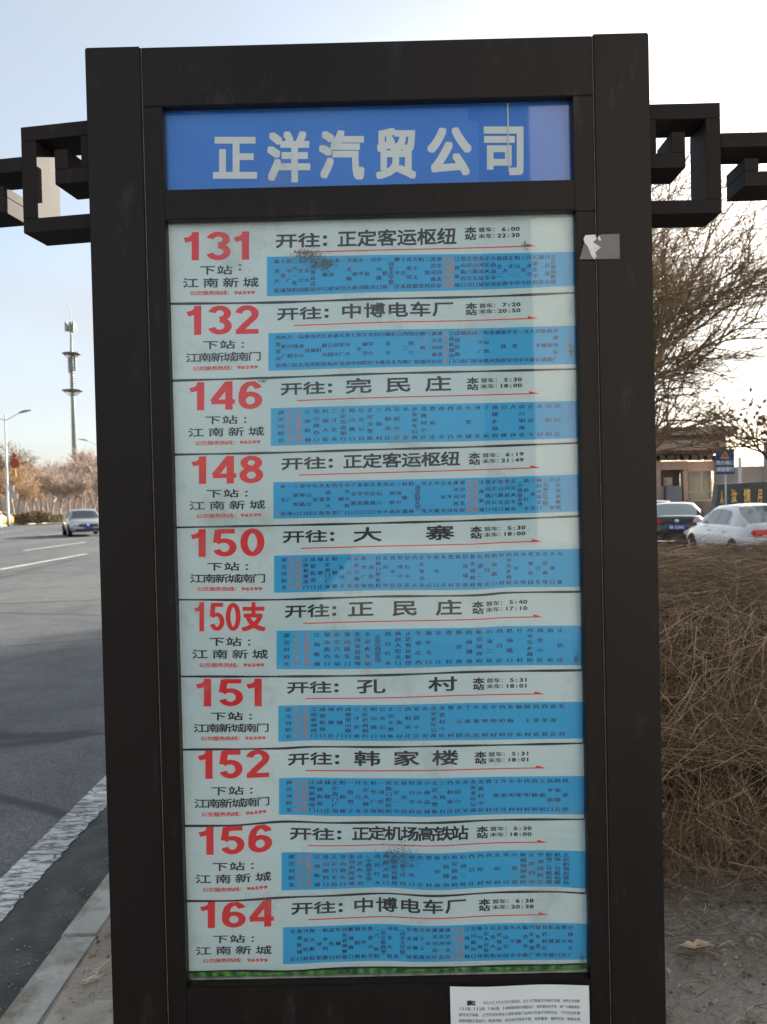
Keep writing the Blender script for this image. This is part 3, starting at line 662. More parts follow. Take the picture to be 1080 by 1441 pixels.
# ---- fretwork wings either side
def wing(side):
    ang = rad(8.7) if side < 0 else rad(-.8)
    piv = Vector((XL if side < 0 else XR, FY + .035, 0))
    # local s axis points away from the sign; the left wing bends back
    if side < 0: sdir = Vector((-math.cos(ang), math.sin(ang), 0))
    else: sdir = Vector((math.cos(ang), -math.sin(ang) * 0 + 0.0, 0)).normalized()
    nrm = Vector((-sdir.y, sdir.x, 0)) if side > 0 else Vector((sdir.y, -sdir.x, 0))   # pointing back (+Y)
    if nrm.y < 0: nrm = -nrm
    def sz(px, py):
        d = ray(px, py); t = (piv - EYE).dot(nrm) / d.dot(nrm); p = EYE + d * t; return (p - piv).dot(sdir), p.z
    if side < 0:
        S = lambda px, py: sz(px, py)[0]; ZZ = lambda px, py: sz(px, py)[1]
        o = dict(sO=S(31.3, 250), sI=S(52.4, 250), zT=ZZ(31.5, 179), zTi=ZZ(51, 197), zBi=ZZ(54, 306.6), zB=ZZ(36, 328),
                 sv=S(113.8, 210), hB=ZZ(80, 259.5), hT=ZZ(97, 237), h0=S(77.4, 240), h1=S(95.7, 225), hU=ZZ(77.5, 211),
                 bT=ZZ(15, 222), bB=ZZ(15, 242.5), k0=S(5.5, 275), kT=ZZ(3, 261), kB=ZZ(3, 298))
    else:
        S = lambda px, py: sz(px, py)[0]; ZZ = lambda px, py: sz(px, py)[1]
        o = dict(sO=S(1015, 220), sI=S(994.6, 220), zT=ZZ(1015, 144), zTi=ZZ(994, 166.3), zBi=ZZ(994, 280.5), zB=ZZ(1015, 299.3),
                 sv=S(923.7, 180), hB=ZZ(965, 235.6), hT=ZZ(950, 214.8), h0=S(965, 220), h1=S(945.2, 200), hU=ZZ(965, 185),
                 bT=ZZ(1040, 186.3), bB=ZZ(1040, 206.8), k0=S(1047.8, 240), kT=ZZ(1050, 222.7), kB=ZZ(1048, 261.7))
    wd = abs(o['sO'] - o['sI']); D = .097
    root = link('fretwork_bracket', None, sign); root.location = (piv.x, piv.y - FY, 0)
    def bar(s0, s1, z0, z1, dd=0):
        b = MB(); vs = []
        for z in (z0, z1):
            for (s_, d_) in ((s0, 0 + dd), (s1, 0 + dd), (s1, D - dd), (s0, D - dd)):
                p = sdir * s_ + nrm * d_; vs.append((p.x, p.y, z))
        fs = [(0,3,2,1),(4,5,6,7),(0,1,5,4),(1,2,6,5),(2,3,7,6),(3,0,4,7)]
        b.add(vs, fs)
        me = b.mesh('bar', M_wing); bm = bmesh.new(); bm.from_mesh(me); bmesh.ops.recalc_face_normals(bm, faces=bm.faces)
        bmesh.ops.bevel(bm, geom=list(bm.edges), offset=.0009, segments=1, affect='EDGES'); bm.to_mesh(me); bm.free()
        return link('bar', me, root)
    e = .0006
    q = o
    bar(0.002, q['sO'], q['zTi'], q['zT'])                                  # top bar of the ring
    bar(q['sI'], q['sO'] , q['zBi'] + e, q['zTi'] - e)                      # outer vertical
    bar(0.002, q['sO'], q['zB'], q['zBi'])                                  # bottom bar
    svi = q['sv']
    bar(max(svi - wd, .002), svi, q['hT'] + e, q['zTi'] - e, e)                # inner vertical next to the post
    bar(0.002, q['h0'], q['hB'], q['hT'])                                   # hook foot
    bar(q['h1'], q['h0'], q['hT'] + e, q['hU'])                             # hook upright
    bar(q['sO'] + e, q['sO'] + .62, q['bB'], q['bT'])                       # link bar outward
    k0 = q['k0']
    bar(k0, k0 + wd, q['kB'] + wd + e, q['kT'])                             # second hook upright
    bar(k0, k0 + .19, q['kB'], q['kB'] + wd)                                # second hook foot
    bar(k0 + .19 - wd, k0 + .19, q['kB'] + wd + e, q['bB'] - e, e)
wing(-1); wing(1)

# ---- notice, torn tape
def onface(px, py, dy=.0): 
    p = at(px, py, FY - dy); return p
M_note = mat('notice_paper', (.60, .67, .72), (.68, .74, .78), scale=6, rough=.7, bump=.002, bscale=14)
nt_ = empty('paper_notice', 'white printed paper notice stuck below the display window of the bus stop sign', 'notice', (0, FY, 0))
b = MB(); nn = 14
def nmap(u, v, k=0):
    px = 633.5 + (829 - 633.5) * u + v * 6; py = 1388 - 2 * u + 250 * v + 1.2 * math.sin(u * 7)
    p = at(px, py, FY - .0022 - k * 2e-5 - .0012 * (1 + math.sin(u * 9 + v * 5))); return (p.x, p.y - FY, p.z)
vs = [nmap(a / nn, c / nn) for c in range(nn + 1) for a in range(nn + 1)]
b.add(vs, [(c*(nn+1)+a, (c+1)*(nn+1)+a, (c+1)*(nn+1)+a+1, c*(nn+1)+a+1) for c in range(nn) for a in range(nn)])
b.build('sheet', M_note, nt_, smooth=True)
b = MB(); 
def nm(u, v, k=0):
    p = nmap(u, v, k); return (p[0], p[1] - .0004, p[2])
line(b, '通知：', nm, .12, .20, .104, .078, cw=.028, bold=.0015, boldv=.001, res=1)
notes = ['从2021年3月5日首班起，因107国道正定段施工改道，途经公交线路',
         '131路、132路、146路、148路等暂时调整运行，原停靠站点不变，请广大乘客提前',
         '做好出行准备。上行方向车辆由江南新城南门站绕行至滹沱河桥北站，下行方向车辆',
         '按原线路正常运行，敬请谅解。由此给您带来不便，深表歉意，服务热线，感谢支持',
         '正定公交公司（第二分公司）  特此通知']
for j, s_ in enumerate(notes):
    u0 = .24 if j == 0 else .06; u1 = .93 if j < 4 else .45; v = .098 + j * .034
    line(b, s_, nm, u0, u1, v, v - .017, cw=(u1 - u0) / len(s_) * .86, res=1)
b.build('lettering', M_ink, nt_)
M_tape = mat('grey_tape', (.10, .098, .10), (.14, .135, .14), scale=9, rough=.35)
M_scrap = mat('torn_paper', (.72, .73, .73), (.5, .52, .52), scale=30, rough=.7)
tp = empty('tape_scrap', 'torn white paper scrap under grey tape on the right frame post', 'tape', (0, FY, 0))
def poly(name, pts, lift, m, parent):
    b = MB(); f_ = []
    for px, py in pts:
        p = at(px, py, FY - lift); f_.append((p.x, p.y - FY, p.z))
    n = len(f_); b.add(f_ + [(x, y + .0006, z) for x, y, z in f_], [tuple(range(n))] + [tuple(reversed(range(n, 2*n)))] + [(i, n + i, n + (i+1) % n, (i+1) % n) for i in range(n)])
    me = b.mesh(name, m); bm = bmesh.new(); bm.from_mesh(me); bmesh.ops.recalc_face_normals(bm, faces=bm.faces); bm.to_mesh(me); bm.free()
    return link(name, me, parent)
poly('tape', [(846, 330), (872, 329), (872.5, 364), (816, 365), (822, 343), (828, 345)], .0009, M_tape, tp)
poly('paper_scrap', [(824, 331), (838, 330), (840, 336), (835, 341), (846, 348), (838, 355), (840, 361), (837, 365), (833, 361), (827, 346), (823, 342), (821.5, 336)], .0018, M_scrap, tp)
poly('paper_scrap', [(843.5, 331), (846.5, 338), (843, 338.5), (841.5, 335)], .002, M_scrap, tp)

# ------------------------------------------------------------------ dried hedge on the right
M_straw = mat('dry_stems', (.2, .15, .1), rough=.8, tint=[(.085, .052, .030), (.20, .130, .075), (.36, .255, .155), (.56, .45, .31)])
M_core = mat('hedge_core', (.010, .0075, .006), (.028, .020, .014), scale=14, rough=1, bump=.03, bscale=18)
HX0, HX1, HYF, HYB, HH = .55, 8.0, 2.95, 6.7, 1.07
def hedge_h(x, y):     # top surface
    e = 1.0
    e *= min(1, max(0, (y - HYF + .12) / .55)) ** .45 if y < HYF + .43 else 1
    e *= min(1, max(0, (HYB + .1 - y) / .5)) ** .5 if y > HYB - .4 else 1
    return (HH + .045 * math.sin(x * 2.3 + y) + .03 * math.sin(x * 5.1 - y * 2.7)) * e
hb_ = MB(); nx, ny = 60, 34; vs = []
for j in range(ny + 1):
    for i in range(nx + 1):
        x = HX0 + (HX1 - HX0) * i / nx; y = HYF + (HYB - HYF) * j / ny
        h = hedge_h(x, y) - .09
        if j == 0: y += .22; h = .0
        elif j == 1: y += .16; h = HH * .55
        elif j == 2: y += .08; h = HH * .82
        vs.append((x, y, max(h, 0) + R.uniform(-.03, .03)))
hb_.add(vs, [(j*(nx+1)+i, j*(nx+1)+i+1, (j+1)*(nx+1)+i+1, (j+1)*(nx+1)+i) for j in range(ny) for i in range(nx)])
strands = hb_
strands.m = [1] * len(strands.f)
def strand(p, d, ln, wd, tint, droop=.3, curl=.25, n=4):
    pts = [Vector(p)]; d = Vector(d).normalized()
    for k in range(n):
        d = (d + Vector((R.uniform(-curl, curl), R.uniform(-curl, curl), R.uniform(-curl, curl) - droop * .25))).normalized()
        q = pts[-1] + d * (ln / n)
        if q.z < .004: q.z = .004 + R.uniform(0, .01)
        pts.append(q)
    a = Vector((R.uniform(-1, 1), R.uniform(-1, 1), R.uniform(-1, 1)))
    s = (d.cross(a)); s = s.normalized() if s.length > 1e-4 else Vector((1, 0, 0))
    vs = []
    for k, q in enumerate(pts):
        w_ = wd * (1 - .7 * k / n); vs += [q - s * w_ / 2, q + s * w_ / 2]
    strands.add(vs, [(2*k, 2*k+1, 2*k+3, 2*k+2) for k in range(n)], 0, tint)
from mathutils import noise as mnoise
def clump(x, y, z, f=3.2): return mnoise.noise(Vector((x * f, y * f, z * f * 1.3)))
def tnt():
    t = R.random() ** 1.8
    return min(1, t * .85 + .04)
XV = 4.9
for _ in range(26000):     # front face: hanging tangle
    x = R.uniform(HX0, 2.7); z = R.uniform(.0, HH * 1.0) ; y = HYF + .02 + R.uniform(-.04, .10) + (.20 if z < .25 else 0) * (1 - z / .25)
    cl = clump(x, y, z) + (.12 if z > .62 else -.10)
    if R.random() > .62 + 1.5 * cl: continue
    an = R.gauss(0, 1); up = R.random() < .35
    d = (math.sin(an) * (.9 if z > .5 else .6), R.uniform(-.25, .05), (1 if up else -1) * (abs(math.cos(an)) * .8 + .1) + (0 if z < .5 else 0))
    strand((x, y, z), d, R.uniform(.08, .34), R.uniform(.0010, .0034), min(1, tnt() * (1.15 + cl)), .3, .3)
for _ in range(26000):     # top: combed-over stalks
    x = R.uniform(HX0, 4.6); y = HYF + R.random() ** 1.15 * (HYB - HYF)
    if x > .56 * y + .4: x = R.uniform(HX0, min(4.6, .56 * y + .3))
    z = hedge_h(x, y) + R.uniform(-.07, .015) + .05 * clump(x, y, 0, 2.2)
    d = (R.choice((-1, 1)) * R.uniform(.5, 1), R.uniform(-.7, .4), R.uniform(-.15, .22))
    strand((x, y, z), d, R.uniform(.12, .45), R.uniform(.0010, .0030) * (1 + (y - HYF) * .12), min(1, max(0, tnt() * (1 + 1.1 * clump(x, y, 3, 1.6)))), .2, .22)
for _ in range(70):       # pale long single stalks
    x = R.uniform(.9, 3.0); y = HYF + R.uniform(-.05, 2); z = hedge_h(x, max(y, HYF + .3)) + R.uniform(-.2, .02) if R.random() < .6 else R.uniform(.2, .95)
    if z < .95: y = HYF - R.uniform(0, .06)
    strand((x, y, z), (R.uniform(-1, 1), R.uniform(-.3, .1), R.uniform(-.6, .35)), R.uniform(.12, .38), .0034, R.uniform(.75, 1), .3, .2, 5)
for _ in range(2600):      # ragged stalks spilling onto the soil at the foot
    x = R.uniform(HX0, 2.2); y = HYF + R.uniform(-.16, .16); z = R.uniform(.0, .28)
    strand((x, y, z), (R.uniform(-.8, .8), R.uniform(-1, .2), R.uniform(-.5, .7)), R.uniform(.06, .26), R.uniform(.001, .003), tnt(), .35, .35)
for _ in range(900):       # sprigs standing up at the back edge
    x = R.uniform(1.5, 4.5); y = HYB - R.uniform(0, .5); z = hedge_h(x, y) - .03
    strand((x, y, z), (R.uniform(-.5, .5), R.uniform(-.3, .3), 1), R.uniform(.03, .11), .0030, tnt(), .1, .2, 3)
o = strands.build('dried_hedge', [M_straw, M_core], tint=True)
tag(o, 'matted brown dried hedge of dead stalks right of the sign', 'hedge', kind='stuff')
# litter on the soil
gl = MB(); M_lit = mat('plant_litter', (.2, .16, .1), rough=.9, tint=[(.07, .055, .04), (.24, .19, .13), (.60, .53, .42)])
strands = gl
for _ in range(5600):
    x = R.uniform(.55, 2.0); y = R.uniform(1.95, 3.2) if R.random() < .55 else R.uniform(2.5, 3.3)
    strand((x, y, R.uniform(.004, .02)), (R.uniform(-1, 1), R.uniform(-1, 1), R.uniform(-.05, .2)), R.uniform(.02, .12), R.uniform(.0008, .003), R.random() ** 1.6, .2, .3, 3)
for _ in range(500):
    x = R.uniform(-1.04, -.5); y = R.uniform(2.2, 5)
    strand((x, y, R.uniform(.004, .01)), (R.uniform(-1, 1), R.uniform(-1, 1), 0), R.uniform(.01, .05), R.uniform(.0008, .002), R.random(), .2, .3, 3)
for _ in range(900):     # crumbs of soil and grit
    if R.random() < .6: x, y = R.uniform(.6, 2.0), R.uniform(1.9, 3.1)
    else: x, y = R.uniform(-1.04, -.5), R.uniform(2.1, 4)
    s = R.uniform(.002, .008); gl.add([(x - s, y - s, .002), (x + s, y - s*.6, .002), (x + s*.7, y + s, .002), (x - s*.8, y + s*.7, .002), (x, y, .003 + s)], [(0,1,4),(1,2,4),(2,3,4),(3,0,4)], 0, R.random() * .8)
tag(gl.build('plant_litter', M_lit, tint=True), 'scattered dead stems and crumbs on the soil by the sign', 'litter', kind='stuff')
M_peb = mat('grit', (.3, .28, .25), (.16, .14, .12), scale=30, rough=.9)
gb = MB()
for _ in range(700):
    x = R.uniform(-1.56, -1.05) if R.random() < .75 else R.uniform(-1.75, -1.2); x = -1.19 - abs(R.gauss(0, .12)); y = R.uniform(2.0, 6); s_ = R.uniform(.0015, .006)
    z0 = ROAD + .006; gb.add([(x - s_, y - s_, z0), (x + s_, y - s_ * .6, z0), (x + s_ * .7, y + s_, z0), (x - s_ * .8, y + s_ * .7, z0), (x, y, z0 + s_)], [(0, 1, 4), (1, 2, 4), (2, 3, 4), (3, 0, 4)])
tag(gb.build('grit', M_peb), 'loose grit gathered in the gutter along the kerb', 'grit', kind='stuff')
# dead leaves
M_leaf = mat('dead_leaf', (.52, .40, .27), (.40, .29, .18), scale=60, rough=.75, bump=.001, bscale=200)
def leaf(px, py, size, rz, label, curl=.35, m=M_leaf):
    p = gat(px, py, .012); b = MB(); n = 9; vs = []
    prof = [0, .22, .40, .30, .46, .36, .25, .12, 0]
    for i in range(n):
        t = i / (n - 1) - .5; wd_ = prof[i] * .8
        for s_ in (-1, 0, 1):
            vs.append((t * size, s_ * wd_ * size * .6 + .12 * size * math.sin(t * 5), size * (curl * abs(s_) * wd_ + .22 * t * t * 2 + (.0 if s_ else 0))))
    fs = []
    for i in range(n - 1):
        for k in range(2): fs.append((i*3+k, (i+1)*3+k, (i+1)*3+k+1, i*3+k+1))
    b.add(vs, fs); b.tube([(-.5*size, -.12*size*.6, size*.11), (-.72*size, -.16*size, size*.02)], [.0012, .0006], 4)
    o = b.build('dead_leaf', m, smooth=True); o.location = p; o.rotation_euler = (0, 0, rz); tag(o, label, 'leaf'); return o
leaf(983, 1336, .115, -.25, 'pale tan curled dead leaf on the soil below the hedge', .5)
M_leaf2 = mat('pale_scrap', (.55, .52, .45), (.38, .35, .3), scale=50, rough=.8)
leaf(941, 1367, .036, 1.2, 'small whitish scrap of leaf on the soil at the foot of the sign', .5, M_leaf2)
leaf(956, 1388, .020, .4, 'tiny pale crumpled leaf on the soil, nearest to the right post', .3, M_leaf2)
# twiggy pale straw tuft on the left soil
strands = MB()
for k in range(26):
    t = k / 25; a = (112 + 40 * t, 1386 - 32 * t); p = gat(a[0], a[1], .012)
    strand((p.x + R.uniform(-.01, .01), p.y + R.uniform(-.012, .012), .012), (.8, .8 + R.uniform(-.4, .4), R.uniform(-.1, .3)), R.uniform(.04, .10), .0055, R.uniform(.9, 1), .05, .35, 4)
tag(strands.build('straw_tuft', M_lit, tint=True), 'crumpled pale straw twig lying on the soil beside the kerb', 'twig')

# ------------------------------------------------------------------ vehicles
M_tyre = mat('tyre_rubber', (.015, .015, .016), rough=.85)
M_rim = mat('alloy_rim', (.35, .36, .37), rough=.35, metal=.8)
M_cglass = mat('car_glass', (.018, .022, .025), rough=.06, spec=.8)
M_cglass_l = mat('car_glass_sky_reflect', (.10, .15, .15), rough=.08, spec=1.0)  # pale teal base colour stands in for sky reflected in the windows
M_trim = mat('black_trim', (.02, .02, .02), rough=.5)
M_tail = mat('tail_lamp', (.70, .015, .03), rough=.15, coat=.5)
M_head = mat('head_lamp', (.75, .78, .8), rough=.12, coat=.5)
M_plateb = mat('plate_blue', (.02, .08, .55), rough=.4)
M_chrome = mat('chrome', (.7, .7, .72), rough=.15, metal=1)
def paint(n, c, metal=.3): return mat(n, c, rough=.28, metal=metal, coat=.8)
def make_car(name, label, body_m, glass_m=M_cglass, plate='冀A·5J362', group=None, trunk=True, detail=True, hatch=False):
    """sedan, heading +Y, origin under its middle"""
    t = empty(name, label, 'car', group=group)
    Lh = 2.3; W = .90
    # stations: y, half width, bottom z, shoulder z, deck z
    ST = [(-2.30, .66, .34, .62, .80), (-2.25, .78, .28, .72, .95), (-2.05, .86, .24, .84, 1.03), (-1.55, .895, .21, .90, 1.03), (-.8, .90, .20, .92, 1.0), (0, .90, .20, .92, .99),
          (.8, .90, .20, .90, .97), (1.3, .885, .21, .84, .93), (1.8, .86, .23, .76, .85), (2.12, .78, .25, .66, .75), (2.28, .66, .28, .56, .64), (2.32, .58, .34, .5, .56)]
    if hatch: ST[0:3] = [(-2.15, .70, .34, .66, .84), (-2.1, .80, .28, .80, 1.00), (-1.95, .86, .24, .88, 1.04)]
    def sec(h, zb, zs, zd):
        m = (zb + zs) / 2
        return [(h * .80, zb), (h * .96, zb + .06), (h * 1.0, m - .02), (h * 1.0, m + .08), (h * .975, zs - .02), (h * .93, zs + .025), (h * .80, zd - .025), (h * .45, zd), (0, zd + .006)]
    b = MB(); k = 17; vs = []
    for (y, h, zb, zs, zd) in ST:
        s_ = sec(h, zb, zs, zd); ring = [(x, z) for x, z in s_] + [(-x, z) for x, z in reversed(s_[:-1])]
        vs += [(x, y, z) for x, z in ring]
    fs = []
    for i in range(len(ST) - 1):
        for j in range(k - 1): fs.append((i*k+j, (i+1)*k+j, (i+1)*k+j+1, i*k+j+1))
        fs.append((i*k+k-1, (i+1)*k+k-1, (i+1)*k, i*k))
    fs.append(tuple(range(k))); fs.append(tuple(reversed(range((len(ST)-1)*k, len(ST)*k))))
    b.add(vs, fs)
    # cabin
    rb, rr_ = (-2.0, -1.35) if hatch else (-1.80, -1.02)
    CS = [(rb, 1.00, .80), (rr_ - .18, 1.27, .70), (rr_ + .15, 1.405, .62), (-.3, 1.45, .60), (.15, 1.43, .61), (.42, 1.37, .63), (1.22, .96, .78)]
    # loft: each station gives a centre roof height and half width there; lower edge at the shoulder
    vs = []
    for (y, z, h) in CS:
        zb2 = .93; hb2 = .845 if -1.5 < y < .9 else .80
        zz = max(z, zb2 + .005)
        if z < 1.02: hh = hb2 * .98; ring = [(hb2, zb2 - .03), (hb2 * .99, zb2 - .01), (hh, zz - .01), (hh * .9, zz), (hh * .5, zz), (0, zz)]
        else: ring = [(hb2, zb2 - .03), (hb2 * .985, zb2 + .02), (h + .06, zz - .10), (h + .0, zz - .035), (h * .6, zz - .006), (0, zz)]
        full = ring + [(-x, q) for x, q in reversed(ring[:-1])]
        vs += [(x, y, q) for x, q in full]
    kk = 11; fs = []
    for i in range(len(CS) - 1):
        for j in range(kk - 1): fs.append((i*kk+j, (i+1)*kk+j, (i+1)*kk+j+1, i*kk+j+1))
    fs.append(tuple(range(kk))); fs.append(tuple(reversed(range((len(CS)-1)*kk, len(CS)*kk))))
    b.add(vs, fs)
    me = b.mesh('body', body_m, smooth=True); bm = bmesh.new(); bm.from_mesh(me); bmesh.ops.recalc_face_normals(bm, faces=bm.faces); bm.to_mesh(me); bm.free()
    for e in me.polygons: pass
    body = link('body', me, t)
    for s_ in (-1, 1):                                # wheel arches
        for yy in (-1.36, 1.36):
            a = MB(); a.lathe([(.35, 0), (.36, .012), (.30, .014)], (0, 0, 0), 18, 'x'); ob = a.build('wheel_arch', M_trim, t, (s_ * .885 if s_ > 0 else -.899, yy, .33))
            wv = MB(); wv.lathe([(.20, 0), (.30, .0), (.32, .03), (.32, .19), (.30, .22), (.20, .22)], (0, 0, 0), 18, 'x')
            wo = link('wheel', None, t, (s_ * .80 - .11 + (.02 * s_), yy, .32)); wv.build('tyre', M_tyre, wo)
            rm = MB(); rm.lathe([(.06, .0), (.21, .004), (.21, .216), (.06, .22)], (0, 0, 0), 14, 'x')
            for q in range(5):
                an = q * 2 * PI / 5; rm.tube([(.11 + s_ * .113, 0, 0), (.11 + s_ * .113, .2 * math.cos(an), .2 * math.sin(an))], [.03, .02], 4)
            rm.build('rim', M_rim, wo)
    def pane(nm, pts, quads, shrink=.93, off=.009):
        """glass following the cabin surface: pts are cabin loft vertices"""
        P = [Vector(p) for p in pts]; c = sum(P, Vector()) / len(P); q = MB(); core = Vector((0, c.y * .6, .9)); n_ = len(P)
        nn = Vector()
        for f_ in quads:
            a_, b_, c_ = P[f_[0]], P[f_[1]], P[f_[2]]; m_ = (b_ - a_).cross(c_ - a_)
            if m_.dot(c - core) < 0: m_ = -m_
            nn += m_
        nn.normalize()
        A = [c + (p - c) * shrink + nn * off for p in P]; B_ = [c + (p - c) * shrink - nn * .02 for p in P]
        q.add(A, quads); q.add(B_, quads)
        me = q.mesh(nm, glass_m, smooth=True); return link(nm, me, t)
    def ringpts(i): 
        return [Vector(v) for v in vs[i * kk:(i + 1) * kk]]
    RG = [ringpts(i) for i in range(len(CS))]
    def patch(nm, i0, i1, js, **k):
        n_ = len(js); pts = [RG[i][j] for i in range(i0, i1 + 1) for j in js]
        pane(nm, pts, [(a * n_ + j, (a + 1) * n_ + j, (a + 1) * n_ + j + 1, a * n_ + j + 1) for a in range(i1 - i0) for j in range(n_ - 1)], **k)
    patch('rear_window', 0, 2, [3, 4, 5, 6, 7], shrink=.90, off=.012)
    patch('windscreen', 5, 6, [2, 3, 4, 5, 6, 7, 8], shrink=.93)
    for js in ([1, 2], [9, 8]):
        patch('side_window', 3, 5, js, shrink=.90); patch('side_window', 2, 3, js, shrink=.90)
        P0 = [RG[1][js[0]].lerp(RG[2][js[0]], .35), RG[2][js[0]], RG[2][js[1]], RG[1][js[1]].lerp(RG[2][js[1]], .6)]; pane('side_window', P0, [(0, 1, 2, 3)], shrink=.82)
        P0 = [RG[5][js[0]], RG[6][js[0]].lerp(RG[5][js[0]], .30), RG[6][js[1]].lerp(RG[5][js[1]], .62), RG[5][js[1]]]; pane('side_window', P0, [(0, 1, 2, 3)], shrink=.86)
    for s_ in (-1, 1):
        mm = MB(); mm.box(s_ * .92 - .09, s_ * .92 + .09, .72, .84, .97, 1.09); mm.build('mirror', body_m, t, bevel=.03)
        tl = MB(); tl.box(min(s_ * .44, s_ * .80), max(s_ * .44, s_ * .80), ST[0][0] - .015, ST[0][0] + .14, .76, .90); tl.build('tail_light', M_tail, t, bevel=.03)
        hl = MB(); hl.box(min(s_ * .44, s_ * .80), max(s_ * .44, s_ * .80), 2.14, 2.27, .59, .72); hl.build('headlight', M_head, t, bevel=.03)
        for y_ in (.1, -.82):
            dh = MB(); dh.box(min(s_ * .895, s_ * .915), max(s_ * .895, s_ * .915), y_ - .1, y_ + .08, .80, .83); dh.build('door_handle', body_m, t, bevel=.006)
    gr = MB()
    for q in range(3): gr.box(-.46, .46, 2.27, 2.345, .615 - q * .045, .64 - q * .045)
    gr.box(-.6, .6, 2.20, 2.335, .31, .41); gr.build('grille', M_trim, t)
    bp = MB(); bp.box(-.72, .72, ST[0][0] - .03, ST[0][0] + .1, .30, .44); bp.build('rear_bumper_trim', M_trim, t, bevel=.02)
    em = MB(); em.lathe([(.03, -.01), (.065, -.005), (.065, .005), (.03, .01)], (0, 2.352, .60), 14, 'y'); em.build('badge', M_chrome, t)
    em = MB(); em.lathe([(.03, -.01), (.065, -.005), (.065, .005), (.03, .01)], (0, ST[0][0] - .005, .86), 14, 'y'); em.build('badge', M_chrome, t)
    pl = MB(); pl.box(-.23, .23, ST[0][0] - .035, ST[0][0] - .02, .60, .745); po = pl.build('number_plate', M_plateb, t)
    lt = MB(); yb = ST[0][0] - .037
    line(lt, plate, lambda u, v, k=0: (u, yb - k * 1e-4, v), -.21, .21, .63, .715, cw=.05, bold=.004, res=1); lt.build('lettering', M_white, po)
    pl = MB(); pl.box(-.23, .23, 2.33, 2.345, .42, .55); pl.build('number_plate', M_plateb, t)
    return t
M_silver = paint('silver_paint', (.33, .335, .335)); M_wht = paint('white_paint', (.72, .75, .78), 0); M_dark = paint('black_paint', (.02, .022, .03))
M_yel = paint('taxi_yellow', (.75, .42, .02), 0); M_bl = paint('blue_paint', (.04, .10, .22)); M_lsil = paint('pale_silver_paint', (.55, .57, .6))
def place(o, x, y, z, rz): o.location = (x, y, z); o.rotation_euler[2] = rz; return o
c1 = make_car('parked_car', 'black sedan with blue number plate parked beyond the hedge, seen from behind', M_dark, M_cglass_l)
p = at(957, 740, 24.2); place(c1, p.x + .62, 26.4, LOT, rad(-18))
c2 = make_car('parked_car', 'white sedan parked beyond the hedge at the right edge, seen from rear left', M_wht, M_cglass_l, plate='冀A·7K206')
p = at(1063, 740, 17.2); place(c2, p.x + .66, 19.0, LOT, rad(-3))
c3 = make_car('parked_car', 'pale silver car whose roof shows behind the black sedan', M_lsil)
p = at(926, 705, 34); place(c3, p.x, 34.5, LOT, rad(-15))
c4 = make_car('silver_car', 'silver grey sedan driving towards the viewer on the road', M_silver)
p = at(117, 735, 44.5); place(c4, p.x, 44.5, ROAD, PI + rad(28)); c4.scale = (1.05, 1.05, 1.05)
c5 = make_car('taxi', 'yellow taxi on the far lane near the lamp post with the lantern', M_yel, plate='冀A·T1865')
p = at(8, 740, 72); place(c5, p.x - .2, 70.0, ROAD, PI + rad(-4))
c6 = make_car('white_car', 'white car cut by the left edge in front of the yellow taxi', M_wht, hatch=True)
p = at(-3, 740, 55); place(c6, p.x - .9, 53.5, ROAD, PI + rad(-6))
c7 = make_car('blue_car', 'dark blue car half hidden behind the silver sedan and the sign', M_bl)
p = at(140, 735, 58); place(c7, p.x, 60, ROAD, PI)

